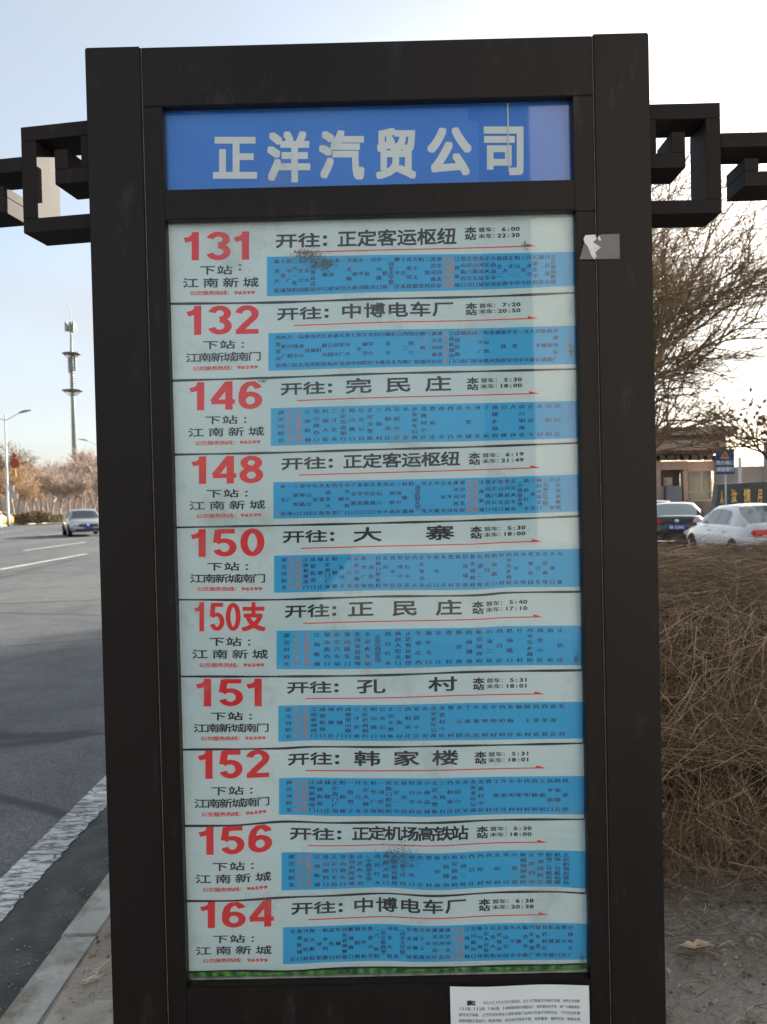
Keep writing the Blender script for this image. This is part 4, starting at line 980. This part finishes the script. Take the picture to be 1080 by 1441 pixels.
# ------------------------------------------------------------------ trees
def bark(n, c1, c2): return mat(n, c1, c2, scale=3, rough=.9)
M_bark_w = bark('warm_bark', (.24, .165, .095), (.34, .25, .15))
M_bark_d = bark('dark_bark', (.07, .052, .038), (.12, .09, .065))
M_bark_o = bark('haze_paled_orange_twigs', (.46, .32, .20), (.56, .42, .29))  # orange twig colour lightened to stand in for distance haze
M_bark_p = bark('haze_paled_pink_twigs', (.46, .36, .30), (.56, .45, .39))  # pinkish twigs, with the far haze put into their pale colour
M_bark_g = bark('grey_trunk', (.30, .26, .22), (.45, .40, .34))
M_dryleaf = mat('dry_leaves', (.2, .1, .05), rough=.8, tint=[(.07, .04, .03), (.17, .085, .05), (.26, .15, .08)])
def bare_tree(name, label, loc, height, seed, levels=5, spread=.75, kids=(5, 6, 6, 5), bark_=None, twig=None, trunk_h=.28, trunk_r=.11,
              bias=None, leaves=None, group=None, sides=(7, 5, 4, 3, 3, 3), gravity=0, ratio=.62, rtwig=.005):
    rr = random.Random(seed); t = empty(name, label, 'tree', loc, 0, group); tr, cr_ = MB(), MB(); lv = MB()
    def grow(p, d, ln, r, lev):
        n = 3 if lev < 3 else 2; pts = [p]; q = d.copy()
        for k in range(n):
            q = (q + Vector((rr.uniform(-.16, .16), rr.uniform(-.16, .16), rr.uniform(-.10, .14) - gravity * lev * .05))).normalized()
            pts.append(pts[-1] + q * (ln / n))
        rs = [max(r * (1 - .55 * k / n), rtwig * .5) for k in range(n + 1)]
        (tr if lev == 0 else cr_).tube(pts, rs, sides[min(lev, 5)], cap=False)
        if lev >= levels:
            if leaves and rr.random() < leaves:
                for _ in range(2):
                    c = pts[-1] + Vector((rr.uniform(-.08, .08), rr.uniform(-.08, .08), rr.uniform(-.08, .08))); s = rr.uniform(.03, .075)
                    a = Vector((rr.uniform(-1, 1), rr.uniform(-1, 1), rr.uniform(-1, 1))).normalized() * s; b2 = a.cross(Vector((rr.uniform(-1, 1), rr.uniform(-1, 1), 1))).normalized() * s * .6
                    lv.add([c - a, c + b2, c + a, c - b2], [(0, 1, 2, 3)], 0, rr.random())
            return
        kk = kids[min(lev, len(kids) - 1)]
        for j in range(kk):
            f = rr.uniform(.35, 1.0) if lev else rr.uniform(.75, 1.0)
            i0 = min(int(f * n), n - 1); base = pts[i0].lerp(pts[i0 + 1], f * n - i0)
            az = 2 * PI * (j / kk) + rr.uniform(-.5, .5); sp_ = spread * rr.uniform(.6, 1.3)
            a = q.cross(Vector((0, 0, 1)) if abs(q.z) < .9 else Vector((1, 0, 0))).normalized(); c = q.cross(a)
            nd = (q * math.cos(sp_) + (a * math.cos(az) + c * math.sin(az)) * math.sin(sp_))
            if bias: nd += Vector(bias) * (.35 if lev < 2 else .12)
            if nd.z < -.25: nd.z *= .4
            nd.normalize()
            grow(base, nd, ln * ratio * rr.uniform(.75, 1.25), r * .55, lev + 1)
    L0 = height * trunk_h
    grow(Vector((0, 0, 0)), Vector((0, 0, 1)), L0, trunk_r, 0)
    # scale the crown to the wanted height
    mz = max(v[2] for v in cr_.v); s = height / mz
    for mb in (tr, cr_, lv): mb.v = [(x * s, y * s, z * s) for x, y, z in mb.v]
    tr.build('trunk', bark_, t, smooth=True); cr_.build('crown', twig or bark_, t, smooth=True)
    if leaves and lv.f:
        o = lv.build('dry_leaves', M_dryleaf, t, tint=True); o['kind'] = 'stuff'
    return t
# right: two near bare trees
p = at(872, 700, 14.5)
bare_tree('bare_tree', 'large bare tree with warm brown twigs rising behind the right post', (p.x, 14.5, LOT), 8.9, 21, levels=5, spread=.66, kids=(9, 7, 6, 5, 5),
          bark_=M_bark_w, twig=M_bark_w, trunk_h=.30, trunk_r=.075, bias=(.42, -.1, .10), ratio=.68, rtwig=.0022)
p = at(1100, 700, 21)
p = at(850, 700, 18)
bare_tree('bare_tree', 'lower bare tree with drooping branches behind the right post, above the black sedan', (p.x, 18, LOT), 6.9, 77, levels=5, spread=.80, kids=(7, 5, 5, 4, 3),
          bark_=M_bark_d, twig=M_bark_w, trunk_h=.30, trunk_r=.07, bias=(.50, -.1, .04), ratio=.68, rtwig=.0026, gravity=.3)
p = at(1100, 700, 21)
bare_tree('bare_tree', 'dark tree with clinging dead brown leaves above the name wall at right edge', (p.x, 21, LOT), 4.9, 33, levels=5, spread=.72, kids=(6, 5, 4, 4, 3),
          bark_=M_bark_d, twig=M_bark_d, trunk_h=.34, trunk_r=.07, bias=(-.15, 0, .15), leaves=.30, ratio=.62, rtwig=.005)
# left: rows beyond the road, each tree a copy of four kinds
protos = []
for k in range(5):
    protos.append((bare_tree('roadside_tree', 'x', (0, 0, 0), 1.0, 50 + k, levels=4, spread=(.55, .5, .6, .35, .7)[k], kids=(8, 7, 6, 5), bark_=M_bark_g,
                             twig=(M_bark_o, M_bark_p, M_bark_w, M_bark_p, M_bark_o)[k], trunk_h=.30, trunk_r=.015, ratio=.64, rtwig=.0036, sides=(5, 3, 3, 3, 3, 3))))
kinds = ['orange-twigged bare tree', 'pinkish bare tree', 'brown bare tree', 'slim pinkish bare tree', 'broad orange bare tree']
spots = [  # px of the trunk, distance, height, kind, where
 (20, 80, 6.6, 0, 'just right of the lamp post with the lantern'), (33, 84, 5.6, 4, 'between the lantern and the round bushes'), (2, 86, 9.5, 2, 'at the left edge behind the lamp post'),
 (47, 92, 6.5, 1, 'behind the leftmost round bush'), (60, 92, 7.2, 1, 'behind the yellowish bush'), (73, 96, 7.0, 3, 'left of the mast, second in front'), (85, 90, 5.4, 1, 'low, directly left of the mast foot'),
 (97, 94, 6.4, 1, 'directly in front of the mast foot'), (116, 92, 6.2, 1, 'directly right of the mast'), (130, 96, 7.2, 3, 'above the silver sedan'), (140, 88, 5.8, 3, 'by the second lamp post'),
 (40, 118, 9.8, 3, 'tallest group left of the mast'), (56, 122, 8.6, 3, 'in the back row left of the mast'), (66, 116, 9.0, 1, 'in the back row, pale, near the mast'), (84, 120, 9.4, 3, 'in the back row just left of the mast'),
 (119, 112, 11.0, 3, 'tall, right of the mast'), (134, 118, 10.2, 3, 'back row beside the sign edge'), (-8, 100, 10, 3, 'cut by the left edge, back row'), (150, 108, 9.5, 1, 'behind the sign edge, back row'), (26, 110, 7.5, 4, 'behind the lantern, back row'), (104, 118, 8.4, 2, 'behind the mast, back row')]
for k, (px, Yd, h, kd, where) in enumerate(spots):
    o = copy_tree(protos[kd]); pp = at(px, 715, Yd); o.location = (pp.x, Yd, 0); o.scale = (h, h, h); o.rotation_euler[2] = k * 1.3
    o['label'] = kinds[kd] + ' ' + where; o['group'] = 'bare trees beyond the road'
for q in protos:
    for ch in list(q.children): bpy.data.objects.remove(ch)
    bpy.data.objects.remove(q)
# far wood closing the gaps behind the rows, both sides
def wood(name, label, x0, x1, Yd, h, m, n, seed):
    rr = random.Random(seed); b = MB()
    for _ in range(n):
        x = rr.uniform(x0, x1); y = Yd + rr.uniform(-8, 8); hh = h * rr.uniform(.55, 1) * (1 + .15 * math.sin(x * .3)); z = rr.uniform(0, 1) ** .8 * hh
        d = Vector((rr.uniform(-1.3, 1.3), rr.uniform(-.6, .6), rr.uniform(.4, 1))).normalized(); L_ = rr.uniform(.6, 2.2)
        if z + L_ > hh: L_ = max(.3, hh - z)
        s = rr.uniform(.02, .06); a = Vector((x, y, z)); e = a + d * L_
        b.add([a - Vector((s, 0, 0)), a + Vector((s, 0, 0)), e], [(0, 1, 2)])
    tag(b.build(name, m), label, 'trees', kind='stuff')
wood('far_wood', 'haze-coloured belt of bare twigs beyond the far side of the road', -105, -30, 140, 7.6, M_bark_p, 26000, 4)
wood('far_wood', 'haze-coloured low bare wood behind the gatehouse', 20, 130, 150, 8, M_bark_p, 16000, 5)
# round shrubs on the verge
M_shrub = mat('shrub_leaves', (.2, .2, .1), rough=.9, tint=[(.08, .075, .035), (.18, .155, .06), (.30, .24, .085)])
M_shrub_b = mat('brown_shrub_leaves', (.2, .2, .1), rough=.9, tint=[(.10, .065, .04), (.18, .115, .07), (.26, .17, .10)])
def shrub(px, Yd, w_, h, label, seed, m=M_shrub):
    rr = random.Random(seed); b = MB(); pp = at(px, 720, Yd)
    for _ in range(1500):
        u = Vector((rr.gauss(0, 1), rr.gauss(0, 1), rr.gauss(0, 1))).normalized(); q = rr.uniform(.75, 1.04)
        c = Vector((u.x * w_ * q, u.y * w_ * q * .8, abs(u.z) * h * q)); s = rr.uniform(.05, .10)
        a = Vector((rr.uniform(-1, 1), rr.uniform(-1, 1), rr.uniform(-1, 1))).normalized() * s; c2 = a.cross(u).normalized() * s * .7
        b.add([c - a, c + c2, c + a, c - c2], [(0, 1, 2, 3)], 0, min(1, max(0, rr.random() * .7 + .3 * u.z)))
    t = empty('round_shrub', label, 'shrub', (pp.x, Yd, .02), 0, 'clipped shrubs on the far verge')
    b.build('foliage', m, t, tint=True); s_ = MB(); s_.tube([(0, 0, 0), (0, 0, h * .5)], [.06, .04], 5)
    for q in range(4): s_.tube([(0, 0, h * .2), (math.cos(q * 1.6) * w_ * .5, math.sin(q * 1.6) * w_ * .5, h * .6)], [.03, .015], 4)
    s_.build('stem', M_bark_d, t)
shrub(26, 78, .9, .9, 'small brown clipped shrub right behind the taxi', 1, M_shrub_b)
shrub(38, 76, 1.3, 1.15, 'round olive-brown shrub, second from the left on the far verge', 2, M_shrub_b)
shrub(50, 80, 1.1, 1.2, 'brown round shrub between two olive ones on the far verge', 3, M_shrub_b)
shrub(59, 77, 1.35, 1.2, 'yellow-green round shrub in the middle of the far verge', 4)
shrub(72, 78, 1.5, .8, 'low wide yellow-green shrub left of the silver sedan', 5)
shrub(83, 79, 1.2, .75, 'low green shrub just behind the nose of the silver sedan', 6)
# unseen evergreens added right of the frame to shade hedge, kerb and near lane
M_ever = mat('evergreen_leaves', (.05, .07, .03), rough=.7, tint=[(.02, .035, .015), (.05, .08, .03), (.09, .12, .05)])
def evergreen_mesh(seed, h, r, n):
    rr = random.Random(seed); b = MB(); cl = [(Vector((rr.gauss(0, r * .42), rr.gauss(0, r * .42), h * rr.uniform(.28, .92))), rr.uniform(.7, 1.5)) for _ in range(46)]
    for _ in range(n):
        c0, s0 = rr.choice(cl); c = c0 + Vector((rr.gauss(0, .45), rr.gauss(0, .45), rr.gauss(0, .45))) * s0; s = rr.uniform(.07, .15)
        a = Vector((rr.uniform(-1, 1), rr.uniform(-1, 1), rr.uniform(-1, 1))).normalized() * s; c2 = a.cross(Vector((rr.uniform(-1, 1), rr.uniform(-1, 1), 1))).normalized() * s * .6
        b.add([c - a, c + c2, c + a, c - c2], [(0, 1, 2, 3)], 0, rr.random())
    return b.mesh('crown', M_ever, tint=True)
evm = [evergreen_mesh(1, 7.6, 3.0, 15000), evergreen_mesh(2, 10.8, 3.2, 18000), evergreen_mesh(3, 15.2, 3.8, 24000), evergreen_mesh(4, 20.5, 4.6, 30000)]
evt = MB(); evt.tube([(0, 0, 0), (.1, 0, 3), (0, .1, 6.5)], [.2, .16, .06], 8); evt = evt.mesh('trunk', M_bark_d, smooth=True)
for k, (x, y, m_) in enumerate(((11.2, 11.0, 0), (15.6, 19.5, 1), (21.8, 30.8, 2), (30, 45, 3))):
    t = empty('shade_evergreen', ('low', 'second', 'tall', 'tallest')[k] + ' dense evergreen tree added out of view right of the hedge for shade, ' + ('nearest to the sign', 'just past the nearest one', 'third away from the sign', 'farthest from the sign')[k], 'tree', (x, y, LOT), k * 1.1, 'added shade evergreens right of the frame')
    link('crown', evm[m_], t); link('trunk', evt, t)

# ------------------------------------------------------------------ mast, lamps, lantern
M_mast = mat('galvanised_mast', (.24, .27, .265), (.31, .34, .33), scale=2, rough=.45, metal=.35)
M_pole = mat('lamp_pole_paint', (.66, .68, .68), rough=.4)
M_lampg = mat('lamp_head_grey', (.12, .14, .13), rough=.5)
MY = 150
def mz(py, px=105): return at(px, py, MY).z
mb_ = at(107.3, 712, MY); mt = empty('telecom_mast', 'tall slim grey telecom mast with two platforms and a needle top', 'mast', (mb_.x, MY, 0))
b = MB(); b.tube([(0, 0, 0), (0, 0, mz(560)), (0, 0, mz(505)), (0, 0, mz(470))], [.54, .37, .28, .17], 14); b.build('shaft', M_mast, mt, smooth=True)
b = MB(); b.tube([(0, 0, mz(470)), (0, 0, mz(448)), (0, 0, mz(424, 98))], [.12, .06, .02], 6); b.build('needle', M_mast, mt)
for py_, rr_ in ((498.5, 1.75), (550.5, 1.95)):
    z = mz(py_); pf = link('platform', None, mt, (0, 0, z))
    b = MB(); b.lathe([(rr_ * .5, -.16), (rr_, .08), (rr_, .2), (rr_ * .93, .2), (rr_ * .45, -.02)], (0, 0, 0), 16); b.build('deck', M_lampg, pf)
    b = MB()
    for q in range(6):
        a = q * PI / 3 + .3; b.tube([(.3 * math.cos(a), .3 * math.sin(a), -1.0), (rr_ * .9 * math.cos(a), rr_ * .9 * math.sin(a), .1)], .07, 4)
    b.build('bracket', M_mast, pf)
b = MB(); z = mz(459 + 17)
for q in range(9):
    a = q * .7; x, y = .85 * math.cos(a), .85 * math.sin(a); h_ = .55 + .35 * (q % 3) / 2
    b.box(x - .2, x + .2, y - .12, y + .12, z + 2.2 - h_, z + 2.2 + h_); b.tube([(0, 0, z + 2.2), (x, y, z + 2.2)], .05, 4)
b.lathe([(.2, 1.1), (.5, 1.5), (.55, 2.3), (.25, 3.1)], (0, 0, z), 8)
b.build('antenna_cluster', M_mast, mt)
for k in range(12):
    z = mz(503 + 1.75 * (k % 6) + (9 if k > 5 else 0)); a = k * 2.1
    b = MB(); x, y = .62 * math.cos(a), .62 * math.sin(a); b.box(x - .18, x + .18, y - .15, y + .15, z - .6, z + .5); b.tube([(0, 0, z), (x, y, z)], .05, 4)
    b.build('antenna_panel', M_mast if k % 3 else M_lampg, mt)
b = MB()
for k in range(8):
    z = mz(522 + k * 3.6); b.lathe([(.44, -.05), (.56, 0), (.44, .05)], (0, 0, z), 10)
b.build('ladder_hoops', M_lampg, mt)

def lamp(px, Yd, ptop, label, small=False):
    pb = at(px, 720, Yd); H = at(px, ptop, Yd).z
    t = empty('street_lamp', label, 'street lamp', (pb.x, Yd, 0), 0, 'double-armed street lamps beyond the road')
    b = MB(); b.tube([(0, 0, 0), (0, 0, 1.0), (0, 0, 1.02), (0, 0, H)], [.19, .17, .13, .07], 10); b.build('pole', M_pole, t, smooth=True)
    for s_ in (1, -1):
        b = MB(); b.tube([(0, 0, H - .55), (s_ * .5, 0, H - .35), (s_ * 1.1, 0, H - .02), (s_ * 1.5, 0, H + .12)], [.055, .045, .04, .04], 6); b.build('arm', M_pole, t, smooth=True)
        b = MB(); b.add([(s_ * x, y, H + z) for x, y, z in ((1.3, -.10, .06), (1.3, .10, .06), (1.3, .06, .17), (1.3, -.06, .17), (1.8, -.17, .16), (1.8, .17, .16), (1.8, .12, .33), (1.8, -.12, .33),
              (2.45, -.10, .30), (2.45, .10, .30), (2.45, .07, .38), (2.45, -.07, .38))],
              [(0, 1, 2, 3), (8, 9, 10, 11)] + [f_ for a in (0, 4) for f_ in ((a, a+1, a+5, a+4), (a+1, a+2, a+6, a+5), (a+2, a+3, a+7, a+6), (a+3, a, a+4, a+7))])
        b.build('lamp_head', M_lampg, t)
    return t, H
la, H1 = lamp(11.5, 71, 583, 'street lamp with the red lantern at the left edge')
b = MB(); b.box(-.05, .05, -.35, -.33, 1.5, 1.9)
pz = at(15, 683, 71).z; b = MB(); b.box(.12, .62, -.03, .03, pz - .55, pz); b.box(.25, .95, -.03, .03, pz - 1.25, pz - .7); b.build('small_sign', mat('grey_sign', (.35, .38, .4), (.5, .5, .5), scale=8), la)
lamp(140.6, 100, 621, 'farther street lamp partly hidden by the left post of the sign')
ln_p = at(21, 651.5, 70.6)
lnt = empty('lantern_ornament', 'round red lantern ornament with a yellow tassel hanging by the lamp post', 'lantern', (ln_p.x, 70.6, ln_p.z))
M_lred = mat('lantern_red', (.42, .05, .03), (.30, .09, .05), scale=3, rough=.6); M_lyel = mat('tassel_yellow', (.62, .40, .06), rough=.7)
b = MB(); b.lathe([(.20, -.09), (.44, -.07), (.48, 0), (.44, .07), (.20, .09)], (0, 0, 0), 18, 'y'); b.build('disc', M_lred, lnt)
b = MB(); b.add([(-.26, -.05, .68), (0, -.05, .42), (.26, -.05, .68), (0, -.05, .95), (-.26, .05, .68), (0, .05, .42), (.26, .05, .68), (0, .05, .95)], [(0,1,2,3),(7,6,5,4),(0,4,5,1),(1,5,6,2),(2,6,7,3),(3,7,4,0)]); b.tube([(0, 0, .4), (0, 0, .45)], .03, 4); b.build('knot', M_lred, lnt)
b = MB(); b.tube([(0, 0, -.45), (.02, 0, -.8), (.02, 0, -1.3)], [.05, .10, .12], 8); b.build('tassel', M_lyel, lnt)
b = MB(); b.tube([(-.62, 0, 1.0), (0, 0, 1.0), (0, 0, .9)], .025, 5); b.build('hanger', M_pole, lnt)

# ------------------------------------------------------------------ right background: gatehouse, name wall, blue sign
M_stone = mat('brown_stone', (.40, .29, .235), (.48, .36, .30), scale=1.2, rough=.85, bump=.004, bscale=20)
M_stone2 = mat('pink_stone', (.43, .35, .315), (.50, .41, .37), scale=1.0, rough=.85)
M_gdark = mat('dark_beam_and_shade', (.10, .08, .07), rough=.7)
M_glassb = mat('green_window', (.10, .15, .12), (.22, .24, .19), scale=1.0, rough=.12)
M_frame_b = mat('window_frame', (.42, .37, .30), rough=.6)
M_greyblue = mat('grey_blue_panel', (.20, .22, .26), rough=.7)
M_wallg = mat('dark_grey_stone', (.085, .085, .09), (.12, .12, .125), scale=2, rough=.7)
M_gold = mat('gold_letters', (.55, .38, .10), (.7, .55, .25), scale=4, rough=.35, metal=.6)
GY = 45
gh = empty('gatehouse', 'brown stone gatehouse with a flat roof and green windows beyond the parked cars', 'gatehouse', (0, GY, 0))
def gx(px, py=680, Yd=GY): return at(px, py, Yd).x
def gz(py, px=960, Yd=GY): return at(px, py, Yd).z
def gbox(nm, m, px0, px1, py0, py1, d0, d1, bevel=0):
    pm = (px0 + px1) / 2; b = MB(); b.box(gx(px0, py0), gx(px1, py0), d0, d1, gz(py1, pm), gz(py0, pm)); return b.build(nm, m, gh, bevel=bevel)
rf = gbox('roof', M_stone2, 820, 1026, 604, 615, -1.2, 5, .03)
b = MB(); b.box(gx(820), gx(1014), -.8, 5, gz(621.5), gz(615.2)); b.build('soffit_shade', M_gdark, rf)  # dark band painted in for the shadow gap under the roof slab
gbox('fascia', M_stone, 820, 1012, 621.8, 636, -1.0, 5, .02)
gbox('beam', M_gdark, 820, 1009, 636.3, 640.5, -.6, 4.9)
gbox('column', M_stone, 1006, 1014, 640.6, 730, -.5, .2)
gbox('clerestory', M_frame_b, 820, 1006, 640.8, 648.5, .15, .3)
for k in range(9): gbox('beam_block', M_gdark, 915 + k * 11, 920 + k * 11 + (k % 3) * 2, 641, 648, -.35, .14)
gbox('wall', M_stone, 820, 930, 648.8, 735, 0, 4.8); 
gbox('wall', M_stone, 930.2, 968, 648.8, 661, .0, 4.8); gbox('wall', M_stone, 968.2, 1006, 648.8, 663, .0, 4.8)
gbox('wall', M_stone, 962, 968.2, 661.2, 735, .0, .5)
gbox('wall', M_gdark, 930.3, 962, 661.2, 735, .6, 4.8)
gbox('wall', M_wallg, 959, 1006, 705, 735, -.6, -.02)
wn = gbox('window', M_frame_b, 968.4, 1004, 663.2, 704.5, .25, .4)
for (a, c_, t_, b2) in ((971, 988.5, 665, 690), (993, 1001.5, 664, 690), (971, 1002, 692.5, 702)):
    pm = (a + c_) / 2; b = MB(); b.box(gx(a), gx(c_), .20, .24, gz(b2, pm), gz(t_, pm)); b.build('pane', M_glassb, wn)
b = MB(); b.box(gx(966), gx(1006), -.5, .24, gz(705.0, 985), gz(703.6, 985)); b.build('sill', M_frame_b, wn)
wn = gbox('window', M_frame_b, 938, 951, 671.5, 683.5, .50, .58)
b = MB(); b.box(gx(939.5), gx(949.5), .46, .49, gz(682.5, 944), gz(672.8, 944)); b.build('pane', mat('pale_window', (.55, .50, .33), (.35, .33, .26), scale=2.5, rough=.25), wn)
gbox('panel', M_greyblue, 936, 957, 684, 728, -.3, .0); gbox('door', M_frame_b, 931.5, 935.5, 684, 730, .1, .3)
# second block to the right and its post
ab = empty('annex_wall', 'purplish stone annex wall behind the name wall at the right edge', 'wall', (0, 40, 0))
b = MB(); b.box(gx(1043.5, 660, 40), gx(1180, 660, 40), 0, 3, -.2, gz(656, 1060, 40)); b.build('wall', M_stone2, ab)
b = MB(); b.box(gx(1074, 650, 40), gx(1092, 650, 40), -.4, -.01, -.2, gz(622, 1078, 40)); b.build('pier', M_stone2, ab, bevel=.02)
gp = empty('gate_post', 'slim white gate post standing behind the name wall', 'post', (gx(1041.5, 660, 36), 36, LOT))
b = MB(); b.tube([(0, 0, 0), (0, 0, gz(646, 1041, 36) - LOT)], [.07, .07], 10); b.tube([(0, 0, gz(646, 1041, 36) - LOT), (0, 0, gz(644, 1041, 36) - LOT)], [.1, .1], 10); b.build('shaft', M_pole, gp)
# name wall
NY = 31
nw = empty('name_wall', 'dark grey stone name wall with large gold characters at the right edge', 'wall', (0, NY, 0))
b = MB(); zb = LOT
xa_t, xa_b, xb_ = gx(1011.5, 683, NY), gx(1003, 720, NY), gx(1220, 683, NY); zt1, zt2 = gz(681.5, 1012, NY), gz(677, 1080, NY) ; zt2 = zt1 + (zt2 - zt1) * 3
b.add([(xa_b, 0, zb), (xb_, 0, zb), (xb_, 0, zt2), (xa_t, 0, zt1), (xa_b, .5, zb), (xb_, .5, zb), (xb_, .5, zt2), (xa_t, .5, zt1)],
      [(0,1,2,3),(7,6,5,4),(4,5,1,0),(5,6,2,1),(6,7,3,2),(7,4,0,3)]); b.build('slab', M_wallg, nw, bevel=.02)
for ch, a, c_, t_, b2 in (('人', 1013.5, 1018.5, 691, 709), ('汝', 1029, 1037.5, 688.5, 707.5), ('馍', 1046.5, 1056.5, 688, 707.5), ('月', 1066, 1072.5, 688.5, 707.5)):
    b = MB()
    def lm(u, v, k=0):
        p = at(u, v, NY - .05 - k * .002); return (p.x, p.y - NY, p.z)
    put(b, ch, lm, a, c_, b2, t_, bold=.35, res=2, own=True)
    def lm2(u, v, k=0):
        p = at(u, v, NY - .02 - k * .002); return (p.x, p.y - NY, p.z)
    put(b, ch, lm2, a, c_, b2, t_, bold=.45, res=2, own=True)
    b.build('gold_character', M_gold, nw)
# blue warning sign
SY = 27
bs = empty('road_sign', 'blue rectangular warning sign with a yellow triangle on a slim pole', 'road sign', (gx(1021.6, 690, SY), SY, LOT))
M_sblue = mat('sign_blue', (.015, .05, .20), (.02, .07, .26), scale=3, rough=.4); M_syel = mat('sign_yellow', (.75, .42, .04), rough=.5); M_sred = mat('sign_red', (.5, .09, .02), rough=.5)
bx = bs.location.x
b = MB(); b.tube([(0, 0, 0), (0, 0, gz(640, 1021, SY) - LOT)], .028, 8); b.build('pole', M_pole, bs, smooth=True)
def sm(u, v, k=0, lift=.052):
    p = at(u, v, SY - lift - k * .0004); return (p.x - bx, p.y - SY, p.z - LOT)
b = MB(); q0, q1 = Vector(sm(1007.3, 632)), Vector(sm(1034.3, 667)); b.box(q0.x, q1.x, -.05, -.03, q1.z, q0.z); pn = b.build('panel', M_sblue, bs, bevel=.004)
b = MB(); b.add([sm(1013.5, 645.5), sm(1027.5, 645.5), sm(1020.5, 634)], [(0, 1, 2)]); b.build('triangle', M_syel, pn)
b = MB(); b.add([sm(1017.5, 643.5, 3), sm(1023.5, 643.5, 3), sm(1023, 640, 3), sm(1020.8, 637, 3), sm(1018.5, 640, 3)], [(0, 1, 2, 3, 4)]); b.build('symbol', M_sred, pn)
b = MB()
line(b, '前方路口', sm, 1008.5, 1033.2, 654, 648.5, cw=5.4, bold=.25, res=1); line(b, '减速慢行', sm, 1008.5, 1033.2, 663.5, 657.5, cw=5.4, bold=.25, res=1)
b.build('lettering', M_white, pn)
# apartment blocks added unseen behind the viewer to bounce sun onto the sign
M_apt = mat('bounce_block_render', (.46, .43, .38), (.55, .52, .47), scale=.5, rough=.85)
wme = MB(); wme.box(-.8, .8, -.04, .05, 0, 1.5); wme = wme.mesh('window', M_cglass)
for (x0, x1, Yb, hh, lab) in ((4.6, 52, -20, 19, 'pale apartment block added behind the viewer on the right to bounce sunlight, mirrored in the sign glass'), (-92, -38, -34, 24, 'tall pale apartment block added behind the viewer across the road to bounce sunlight, mirrored in the sign glass')):
    ap = empty('bounce_apartment_block', lab, 'building', (0, Yb, 0))
    b = MB(); b.box(x0, x1, -12, 0, -.2, hh); b.build('wall', M_apt, ap)
    b = MB(); b.box(x0 - .4, x1 + .4, -12.4, .4, hh + .01, hh + .5); b.build('roof', M_apt, ap)
    nxw = int((x1 - x0 - 3) / 5)
    for i in range(nxw):
        for j in range(5): link('window', wme, ap, (x0 + 3 + i * 5, 0.001, 1.8 + j * 3.3))
C.objects.unlink(_co); bpy.data.objects.remove(_co)
